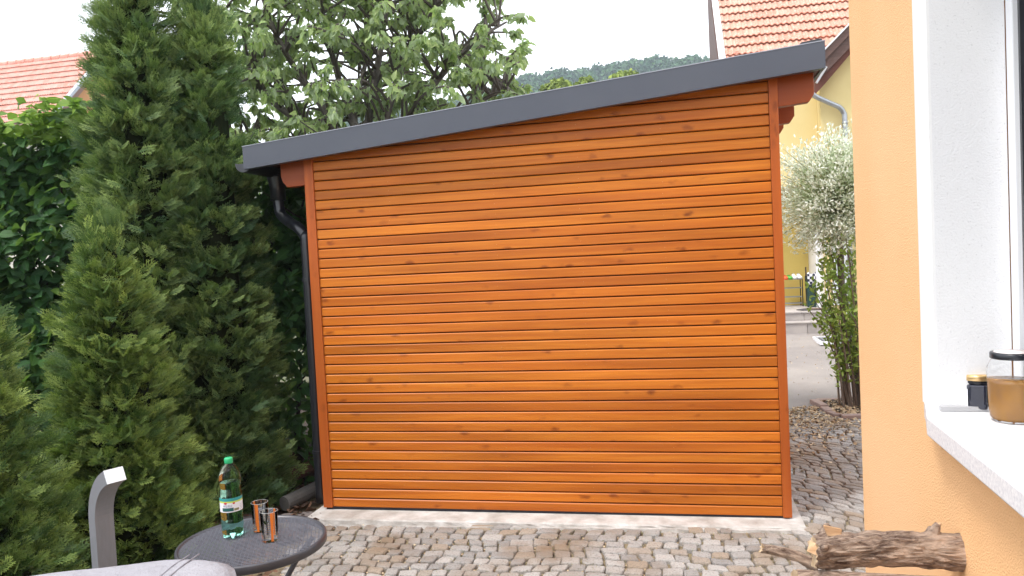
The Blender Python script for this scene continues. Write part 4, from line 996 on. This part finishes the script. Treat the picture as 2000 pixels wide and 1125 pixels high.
# ================================================================= THINGS BY THE SHED
for (a_, b_, r_, mt_, lb) in (((-2.0, 5.85, .12), (-1.42, 6.55, .20), .055, 'timber', 'reddish round timber pole lying beside the shed corner, upper of the two'), ((-1.75, 5.58, .065), (-1.42, 6.10, .10), .055, 'timber_g', 'grey round timber pole lying lowest beside the shed corner')):
    tag(MB().tube([a_, ((a_[0]+b_[0])/2, (a_[1]+b_[1])/2, (a_[2]+b_[2])/2+.004), b_], [r_, r_*1.03, r_*.95], 14).build('timber_pole', M[mt_], smooth=False), lb, 'timber pole')
for i in range(16):
    x, y = random.uniform(-2.05, -1.5), random.uniform(4.9, 5.6); s_ = random.uniform(.05, .10)
    pl = [(x+s_*random.uniform(.7, 1.1)*math.cos(a_*PI/3), y+s_*.8*random.uniform(.7, 1.1)*math.sin(a_*PI/3)) for a_ in range(6)]
    tag(MB().prism(pl, 2, .0+i*.001, .022+random.uniform(0, .02)).build('flat_stone', simple('dark_stone', (.12, .10, .095), .8, 0, (.18, .15, .14), 9, (30, .5, .01)) if i == 0 else bpy.data.materials['dark_stone'], bevel=.004), 'flat dark stone lying in the leaf litter between the timber poles and the bistro table', 'stone', 'flat stones by the shed corner')

# ================================================================= TABLE AND WHAT STANDS ON IT
TC = (-1.075, 3.0, .725); TR = .285
tb = thing('bistro_table', 'round dark metal bistro table with a wire mesh top', 'table', (TC[0], TC[1], 0))
MB().lathe([(TR-.016, -.002), (TR-.012, .006), (TR-.004, .008), (TR, .003), (TR+.001, -.022), (TR-.003, -.026), (TR-.006, -.022), (TR-.008, -.004), (TR-.016, -.002)], (0, 0, .725), 72, close=False).build('rim', M['rim'], tb, smooth=True)
ms = MB(); sp = .0150; n = int(TR/sp); an = .22
for i in range(-n, n+1):
    c_ = i*sp; h = math.sqrt(max(0, (TR-.01)**2-c_*c_))
    if h < .02: continue
    for ang, zz, w_ in ((an, .7245, .0017), (an+PI/2, .7212, .0017)):
        ca, sa = math.cos(ang), math.sin(ang)
        def T(x, y, z): return (x*ca-y*sa, x*sa+y*ca, z)
        ms.add([T(-h, c_-w_, zz), T(-h, c_+w_, zz), T(-h, c_, zz+.0028), T(h, c_-w_, zz), T(h, c_+w_, zz), T(h, c_, zz+.0028)], [(0, 3, 5, 2), (1, 2, 5, 4), (0, 1, 4, 3)])
stuff(ms.build('mesh_top', simple('mesh_enamel', (.11, .11, .13), .3, .3), tb))
for k in range(3):
    a_ = .35+k*2*PI/3; ca, sa = math.cos(a_), math.sin(a_)
    MB().tube(smooth_path([(ca*.23, sa*.23, .70), (ca*.15, sa*.15, .60), (ca*.06, sa*.06, .42), (ca*.10, sa*.10, .22), (ca*.24, sa*.24, .012)], 6), .011, 8).build('leg', M['rim'], tb, smooth=True)
MB().tube([(.07*math.cos(q*PI/12), .07*math.sin(q*PI/12), .42) for q in range(25)], .007, 6).build('brace_ring', M['rim'], tb, smooth=True)
# water bottle
bt = thing('water_bottle', 'green plastic mineral water bottle with white label and green cap on the bistro table', 'bottle', (-1.168, 3.047, .7295))
prof = [(.004, .010), (.020, .004), (.030, .002), (.040, .012), (.0425, .035), (.043, .060), (.0415, .066), (.043, .072), (.0415, .080), (.043, .087), (.0415, .095), (.0425, .102), (.0425, .178), (.0405, .186), (.0385, .196), (.0385, .206), (.041, .218), (.0415, .238), (.040, .252), (.035, .270), (.026, .287), (.0165, .298), (.0145, .303), (.0145, .312)]
petal = MB(); n = 40
for (r, z) in prof:
    for k in range(n):
        a_ = 2*PI*k/n; zz = z; r2 = r
        if z < .045 and r > .015: f = max(0, math.cos(a_*5)); zz = z+.014*(1-f)*(1 if z < .02 else .4); r2 = r-.004*(1-f)
        petal.v.append((r2*math.cos(a_), r2*math.sin(a_), zz))
for i in range(len(prof)-1):
    for k in range(n): petal.f.append((i*n+k, i*n+(k+1) % n, (i+1)*n+(k+1) % n, (i+1)*n+k)); petal.m.append(0)
petal.f.append(tuple(range(n))[::-1]); petal.m.append(0)
petal.build('bottle_body', M['pet'], bt, smooth=True)
MB().lathe([(r-.0022, max(z, .014)) for (r, z) in prof if .01 < z < .225]+[(.0385, .226)], (0, 0, 0), 32).build('water', M['water'], bt, smooth=True)
MB().lathe([(.0160, .300), (.0165, .303), (.0165, .318), (.0150, .3215), (.004, .322)], (0, 0, 0), 24).build('cap', M['cap'], bt, smooth=True)
CAMA = math.atan2(-3.047, 1.168)    # the side of the bottle that faces the photographer
def wrap(me, r, a0, z0_, wid=1.0):
    for v_ in me.vertices:
        x, y = v_.co.x, v_.co.y; a_ = a0+x/r; v_.co = (r*math.cos(a_), r*math.sin(a_), z0_+y)
def patch(name, x0_, x1_, y0_, y1_, r, mat, n=14, shape=None):
    mb = MB(); 
    for i in range(n):
        xa = x0_+(x1_-x0_)*i/n; xb = x0_+(x1_-x0_)*(i+1)/n
        la, ha = shape(xa) if shape else (y0_, y1_); lb_, hb = shape(xb) if shape else (y0_, y1_)
        mb.add([(xa, la, 0), (xb, lb_, 0), (xb, hb, 0), (xa, ha, 0)], [(0, 1, 2, 3)])
    me = mb.mesh(name); wrap(me, r, CAMA, 0); return new_obj(name, me, mat, lab)
lab = thing('x', 'x', 'x'); del lab['label']; del lab['category']; lab.name = 'label'; lab.parent = bt
W_ = simple('label_white', (.74, .74, .76), .5); LG = simple('label_lime', (.50, .60, .10), .5); TL = simple('label_teal', (.03, .28, .28), .5); DT = simple('label_dark_teal', (.015, .10, .095), .5); RD = simple('label_red', (.55, .05, .07), .5); NV = simple('label_navy', (.03, .06, .20), .5); OL = simple('label_olive', (.22, .20, .08), .5)
patch('label_band', -.066, .066, .112, .168, .0431, W_, 24)
patch('label_print', -.066, .066, .156, .168, .0433, TL, 24); patch('label_print', -.066, .066, .1495, .156, .0433, LG, 24)
patch('label_print', -.038, .008, .116, .130, .0433, DT, 10); patch('label_print', .010, .030, .117, .126, .0433, OL, 6)
patch('label_print', -.030, -.016, 0, 0, .0435, RD, 10, lambda x: (.1485-.0045*math.sqrt(max(0, 1-((x+.023)/.007)**2)), .1485+.0045*math.sqrt(max(0, 1-((x+.023)/.007)**2))))
patch('label_print', .005, .015, 0, 0, .0435, RD, 8, lambda x: (.1475-.004*math.sqrt(max(0, 1-((x-.010)/.005)**2)), .1475+.004*math.sqrt(max(0, 1-((x-.010)/.005)**2))))
for q in range(4): patch('label_print', .034, .052, .118+q*.006, .1192+q*.006, .0434, simple('fine_print', (.35, .35, .38), .5) if q == 0 else bpy.data.materials['fine_print'], 5)
tc = bpy.data.curves.new('label_text', 'FONT'); tc.body = 'ARQUELLE'; tc.size = .0125; tc.align_x = 'CENTER'
to = bpy.data.objects.new('label_text', tc); C.objects.link(to); dg = bpy.context.evaluated_depsgraph_get(); me = bpy.data.meshes.new_from_object(to.evaluated_get(dg))
bpy.data.objects.remove(to); me.name = 'label_text'
bm = bmesh.new(); bm.from_mesh(me); bmesh.ops.subdivide_edges(bm, edges=bm.edges[:], cuts=1); bm.to_mesh(me); bm.free()
for v_ in me.vertices: v_.co.x = v_.co.x*.62-.015; v_.co.y += .1335
wrap(me, .0436, CAMA, 0); new_obj('label_text', me, NV, lab)
for c_ in list(lab.children):  pass
# tumblers
def tumbler(label, loc, rot):
    t_ = thing('striped_glass', label, 'glass', loc, rot, 'striped glasses on the table'); r0, r1, h = .0295, .0335, .118
    MB().lathe([(.004, .0), (r0-.002, .0), (r0, .003), (r1, h), (r1-.0016, h+.0006), (r1-.0030, h-.0004), (r0-.0016, .014), (.004, .013)], (0, 0, 0), 40).build('glass_body', M['glass'], t_, smooth=True)
    MB().tube([(r1*math.cos(q*PI/18)*.985, r1*math.sin(q*PI/18)*.985, h) for q in range(37)], .0005, 5).build('lip', simple('lip_glint', (.7, .7, .7), .2) if 'lip_glint' not in bpy.data.materials else bpy.data.materials['lip_glint'], t_)
    for k in range(6):
        a_ = k*PI/3; w_ = .16 if k % 2 == 0 else .055; mb = MB(); ns = 6
        for i in range(ns+1):
            for j in range(9):
                z = .004+(h-.005)*j/8; rr_ = r0+(r1-r0)*z/h+.0006; aa = a_-w_+2*w_*i/ns; mb.v.append((rr_*math.cos(aa), rr_*math.sin(aa), z))
        for i in range(ns):
            for j in range(8): q = i*9+j; mb.f.append((q, q+9, q+10, q+1)); mb.m.append(0)
        mb.build('orange_stripe' if k % 2 == 0 else 'black_stripe', M['or_st'] if k % 2 == 0 else M['bk_st'], t_, smooth=True)
    return t_
tumbler('front one of two clear glasses with orange and black stripes on the bistro table', (-1.000, 2.985, .7295), -.95)
tumbler('rear one of two orange and black striped glasses, half hidden by the front glass', (-1.075, 3.105, .7295), -1.6)

# ---- grey curved post
pst = thing('curved_metal_post', 'grey square metal post bending over at its top in front of the conifers', 'post', (-1.30, 2.34, 0))
cl = [(0, 0, 0), (0, 0, 1.055)]; hx, hy = .80, -.60; R_ = .155
for i in range(1, 11):
    a_ = i/10*1.12; cl.append((hx*R_*(1-math.cos(a_)), hy*R_*(1-math.cos(a_)), 1.055+R_*math.sin(a_)))
last = cl[-1]; a_ = 1.12; cl.append((last[0]+hx*.02*math.sin(a_), last[1]+hy*.02*math.sin(a_), last[2]+.02*math.cos(a_)))
vs_ = []; hw, ht = .028, .021
for i, p in enumerate(cl):
    q = Vector(cl[min(i+1, len(cl)-1)])-Vector(cl[max(i-1, 0)]); q.normalize(); s_ = Vector((hy, -hx, 0)); nn_ = q.cross(s_)
    for (a1, b1) in ((-1, -1), (1, -1), (1, 1), (-1, 1)): vs_.append(Vector(p)+s_*hw*a1+nn_*ht*b1)
fs = []
for i in range(len(cl)-1):
    for k in range(4): fs.append((i*4+k, i*4+(k+1) % 4, (i+1)*4+(k+1) % 4, (i+1)*4+k))
fs += [(0, 3, 2, 1)]; e = (len(cl)-1)*4
MB().add(vs_, fs).build('tube', M['alu'], pst)
q = Vector(cl[-1])-Vector(cl[-2]); q.normalize()
MB().add([vs_[e+k] for k in range(4)]+[vs_[e+k]+q*.004 for k in range(4)], [(4, 5, 6, 7), (0, 1, 5, 4), (1, 2, 6, 5), (2, 3, 7, 6), (3, 0, 4, 7)]).build('end_cap', M['alu_l'], pst)
# ---- draped cover
cvr = thing('furniture_cover', 'light grey fabric cover draped over something at the bottom left', 'cover', (-1.25, 1.55, 0))
def cover_pt(s_, t):
    """s around, t from centre (0) over the edge (about .45) down to the ground (1)"""
    a_ = 2*PI*s_; c_, n_ = math.cos(a_), math.sin(a_); p = 5.0
    rr_ = (abs(c_/.57)**p+abs(n_/.40)**p)**(-1/p)
    if t < .5:
        f = t/.5; z = 1.092-.010*f**2-.022*(max(0, f-.86)/.14)**2; R2 = rr_*f
    else:
        f = (t-.5)/.5; z = 1.060-f*.95; R2 = rr_*(1.0+.03*f)+.012*math.sin(a_*17+f*2)*f+.008*math.sin(a_*29)*f+.012*min(1, f*8)
    z += .006*math.sin(c_*R2*22+n_*R2*9)*math.sin(n_*R2*14+1)
    z += .075*(R2*c_-.38)*(1 if t < .5 else max(0, 1-(t-.5)*2))
    return (R2*c_, R2*n_, z)
vs_ = []; fs = []; na, nt_ = 96, 40
for j in range(nt_+1):
    for i in range(na): vs_.append(cover_pt(i/na, j/nt_))
for j in range(nt_):
    for i in range(na): fs.append((j*na+i, j*na+(i+1) % na, (j+1)*na+(i+1) % na, (j+1)*na+i))
cb = MB().add(vs_, fs).build('fabric', M['tarp'], cvr, smooth=True)
for xo in (.395, .42):
    MB().tube([(xo+.004*math.sin(k), -.37+k*.0925, 1.0915-.0006*abs(k-4)**2+.075*(xo-.38)+.006*math.sin((xo)*22+(-.37+k*.0925)*9)*math.sin((-.37+k*.0925)*14+1)) for k in range(9)], .0022, 6).build('seam', M['tarp_d'], cvr)

# ---- jars on the sill
hj = thing('hexagonal_jar', 'small six sided jar of dark jam with gold lid on the window sill', 'jar', (1.086, 1.800, 1.3855), .50)
def hexp(r): return [(r*math.cos(PI/3*k), r*math.sin(PI/3*k)) for k in range(6)]
MB().prism(hexp(.0335), 2, .004, .062).build('jar_glass', simple('dark_jam_glass', (.018, .020, .035), .08, 0, spec=.7), hj, bevel=.004)
MB().lathe([(.026, .0625), (.028, .066), (.028, .070)], (0, 0, 0), 24).build('neck', M['gutter'], hj)
MB().lathe([(.0285, .0705), (.0305, .072), (.0305, .082), (.0290, .0845), (.004, .0852)], (0, 0, 0), 32).build('lid', simple('gold_lid', (.72, .50, .24), .3, .8), hj, smooth=True)
MB().add([(-.0183*.93-.0012, .0290*.97+.0008, .010), (-.0335-.0003, .003, .010), (-.0335-.0003, .003, .052), (-.0183*.93-.0012, .0290*.97+.0008, .052)], [(0, 1, 2, 3)]).build('label', W_, hj)
bj = thing('honey_jar', 'large glass jar half full of brown honey with black rimmed lid on the sill', 'jar', (1.088, 1.672, 1.3855))
MB().lathe([(.020, 0), (.040, .001), (.0455, .010), (.0475, .030), (.0495, .085), (.0505, .105), (.049, .120), (.043, .134), (.0395, .138), (.0395, .144)], (0, 0, 0), 40).build('jar_glass', M['glass'], bj, smooth=True)
MB().lathe([(.010, .004), (.038, .0045), (.0435, .012), (.0455, .030), (.0475, .085), (.0480, .092), (.006, .093)], (0, 0, 0), 40).build('honey', simple('honey', (.36, .17, .035), .25, 0, (.27, .14, .06), 18), bj, smooth=True)
MB().lathe([(.0430, .1385), (.0440, .140), (.0440, .1500), (.0425, .1520), (.036, .1525)], (0, 0, 0), 40).build('lid_rim', M['gutter'], bj, smooth=True)
MB().lathe([(.0365, .1523), (.0365, .1532), (.004, .1536)], (0, 0, 0), 40).build('lid', simple('pink_white_lid', (.72, .60, .58), .4, 0, (.80, .76, .74), 40), bj, smooth=True)

# ================================================================= FIREWOOD
def log_mesh(L, r, seed, knots=(), na=110, nl=120, rough=1.0, taper=.06, split=None):
    """bark covered log along local x with ridges, burls and knot stubs as real relief"""
    from mathutils import noise as mn
    vs_ = []; fs = []
    for i in range(nl+1):
        t = i/nl; x = (t-.5)*L
        for k in range(na):
            a_ = 2*PI*k/na; ca, sa = math.cos(a_), math.sin(a_)
            R2 = r*(1+taper*(t-.5)+.06*math.sin(a_*2+seed)+.04*math.sin(a_*3+t*4))
            q = Vector((x*9+seed, ca*r*60, sa*r*60)); n1 = mn.noise(q); n2 = mn.noise(Vector((x*22+seed, ca*r*150+n1*1.5, sa*r*150)))
            R2 += rough*r*(.06*n1+.15*(abs(n2)*2-.5))
            for (kt, ka, kh, kw) in knots:
                d2 = ((t-kt)/kw)**2+((math.atan2(math.sin(a_-ka), math.cos(a_-ka)))/(kw*L/r*.9))**2; R2 += r*kh*math.exp(-d2*2.2)
            ex = x+(.012*mn.noise(Vector((ca*3, sa*3, seed)))*(1 if i in (0, nl) else 0))
            vs_.append((ex, R2*ca, R2*sa+.010*math.sin(t*3)))
    for i in range(nl):
        for k in range(na): fs.append((i*na+k, i*na+(k+1) % na, (i+1)*na+(k+1) % na, (i+1)*na+k))
    return vs_, fs, [tuple(range(na))[::-1], tuple(nl*na+k for k in range(na))]
def firewood(label, loc, L, r, rot, seed, knots=(), **kw):
    t_ = thing('firewood_log', label, 'firewood', loc); t_.rotation_euler = rot
    v1, f1, caps = log_mesh(L, r, seed, knots, **kw); MB().add(v1, f1).build('bark', M['logbark'], t_, smooth=True)
    na = kw.get('na', 110)
    for cp in caps:
        ring = [v1[i] for i in cp]; c_ = Vector((sum(p[0] for p in ring)/len(ring), sum(p[1] for p in ring)/len(ring), sum(p[2] for p in ring)/len(ring)))
        MB().add([c_]+ring, [(0, i+1, (i+1) % len(ring)+1) for i in range(len(ring))]).build('cut_end', M['pale_cut'], t_)
    return t_
main = firewood('thick gnarled log with rough brown bark on top of the woodpile against the orange wall', (.815, 1.70, 1.092), .315, .0375, (0, .0, -.17), 3.3,
                [(.11, 1.05, .62, .085), (.04, 2.6, .35, .06), (.80, 1.25, .42, .05), (.06, -1.2, .3, .06)])
# broken branch stubs
def shard(parent, pts, mat, name): MB().add(pts, [(0, 1, 2), (0, 2, 3), (0, 3, 1), (1, 3, 2)]).build(name, mat, parent)
st = MB(); st.tube([(.085, .0, .028), (.100, .004, .048), (.108, .004, .068)], [.020, .013, .006], 9); st.build('branch_stub', M['logbark'], main)
MB().tube([(.106, .003, .060), (.114, .004, .069)], [.007, .003], 6).build('torn_stub', M['cut'], main)
MB().add([(-.130, -.012, .040), (-.100, -.012, .040), (-.096, -.008, .058), (-.140, -.010, .068), (-.127, .010, .042), (-.100, .010, .042), (-.106, .004, .055), (-.133, .004, .062)], [(0, 1, 2, 3), (7, 6, 5, 4), (0, 4, 5, 1), (1, 5, 6, 2), (2, 6, 7, 3), (3, 7, 4, 0)]).build('broken_knob', M['cut'], main, bevel=.003)
MB().add([(-.155, -.020, .028), (-.150, -.035, .002), (-.178, -.026, .012), (-.165, .0, .025)], [(0, 1, 2), (0, 2, 3), (0, 3, 1), (1, 3, 2)]).build('torn_splinter', M['cut'], main)
firewood('thin bark covered branch sticking out left of the thick log', (.618, 1.775, 1.062), .13, .0125, (0, .36, -.12), 8.1, (), na=40, nl=40)
firewood('small round branch with pale cut end under the left end of the thick log', (.69, 1.70, 1.030), .085, .016, (0, .1, -.5), 5.2, (), na=40, nl=30)
def split_log(label, loc, rot, L=.30, r=.055, w=1.0):
    t_ = thing('split_log', label, 'firewood', loc); t_.rotation_euler = rot; vs_ = []; n = 12; ns = 14
    out = [(0, r*.75)]+[(math.cos(-.35-(PI-.7)*k/(n-1))*r*w, math.sin(-.35-(PI-.7)*k/(n-1))*r) for k in range(n)]
    for i in range(ns+1):
        x = (i/ns-.5)*L
        for (y, z) in out: vs_.append((x, y+random.uniform(-.0015, .0015), z+random.uniform(-.0015, .0015)+.004*math.sin(i*.7)))
    m_ = len(out); inner = MB(); brk = MB(); fi = []; fb = []
    for i in range(ns):
        for k in range(m_):
            f = (i*m_+k, i*m_+(k+1) % m_, (i+1)*m_+(k+1) % m_, (i+1)*m_+k); (fi if k in (0, m_-1) else fb).append(f)
    fi += [tuple(range(m_))[::-1], tuple(ns*m_+k for k in range(m_))]
    inner.add(vs_, fi).build('split_face', M['cut'], t_); brk.add(vs_, fb).build('bark', M['logbark'], t_); return t_
split_log('pale freshly split log lying in front of the thick log', (.735, 1.585, 1.018), (.2, .05, -.35), .22, .046)
split_log('pale split log at the bottom edge right of the first split log', (.86, 1.53, 1.000), (-.15, .0, -.1), .24, .045)
fp = thing('firewood_pile', 'pile of stacked logs below the thick log against the orange wall', 'woodpile', (.78, 1.55, 0)); pm = MB(); pm2 = MB()
for lv in range(9):
    for cc in range(6):
        y = -.42+cc*.145+(.07 if lv % 2 else 0)+random.uniform(-.01, .01); z = .055+lv*.108; r_ = random.uniform(.050, .057)
        xo = .25*y+random.uniform(-.015, .015)-.02; pm.tube([(xo-.165, y+.04, z), (xo+.155, y-.04, z)], r_, 12, cap=False)
        for sx_ in (xo-.165, xo+.155):
            yy = y+.04 if sx_ < xo else y-.04; a0 = len(pm2.v); pm2.v += [(sx_, yy+r_*math.cos(q*PI/6), z+r_*math.sin(q*PI/6)) for q in range(12)]; pm2.f.append(tuple(a0+q for q in range(12))); pm2.m.append(0)
stuff(pm.build('stacked_logs', M['logbark'], fp)); stuff(pm2.build('log_ends', M['pale_cut'], fp))

# ================================================================= HAZE
HAZE = .0007
if HAZE:
    hz = MB().box((-460, -320, -1.5), (460, 600, 110)).build('haze', None) if False else None
    mb = MB().box((-950, -350, -1.2), (950, 950, 112)); me = mb.mesh('haze'); mt = bpy.data.materials.new('haze_air'); mt.use_nodes = True; nt = mt.node_tree; nt.nodes.clear()
    ou = nt.nodes.new('ShaderNodeOutputMaterial'); pv_ = nt.nodes.new('ShaderNodeVolumePrincipled'); pv_.inputs['Color'].default_value = (.80, .90, 1, 1); pv_.inputs['Density'].default_value = HAZE
    nt.links.new(pv_.outputs[0], ou.inputs['Volume']); me.materials.append(mt); stuff(new_obj('haze', me))
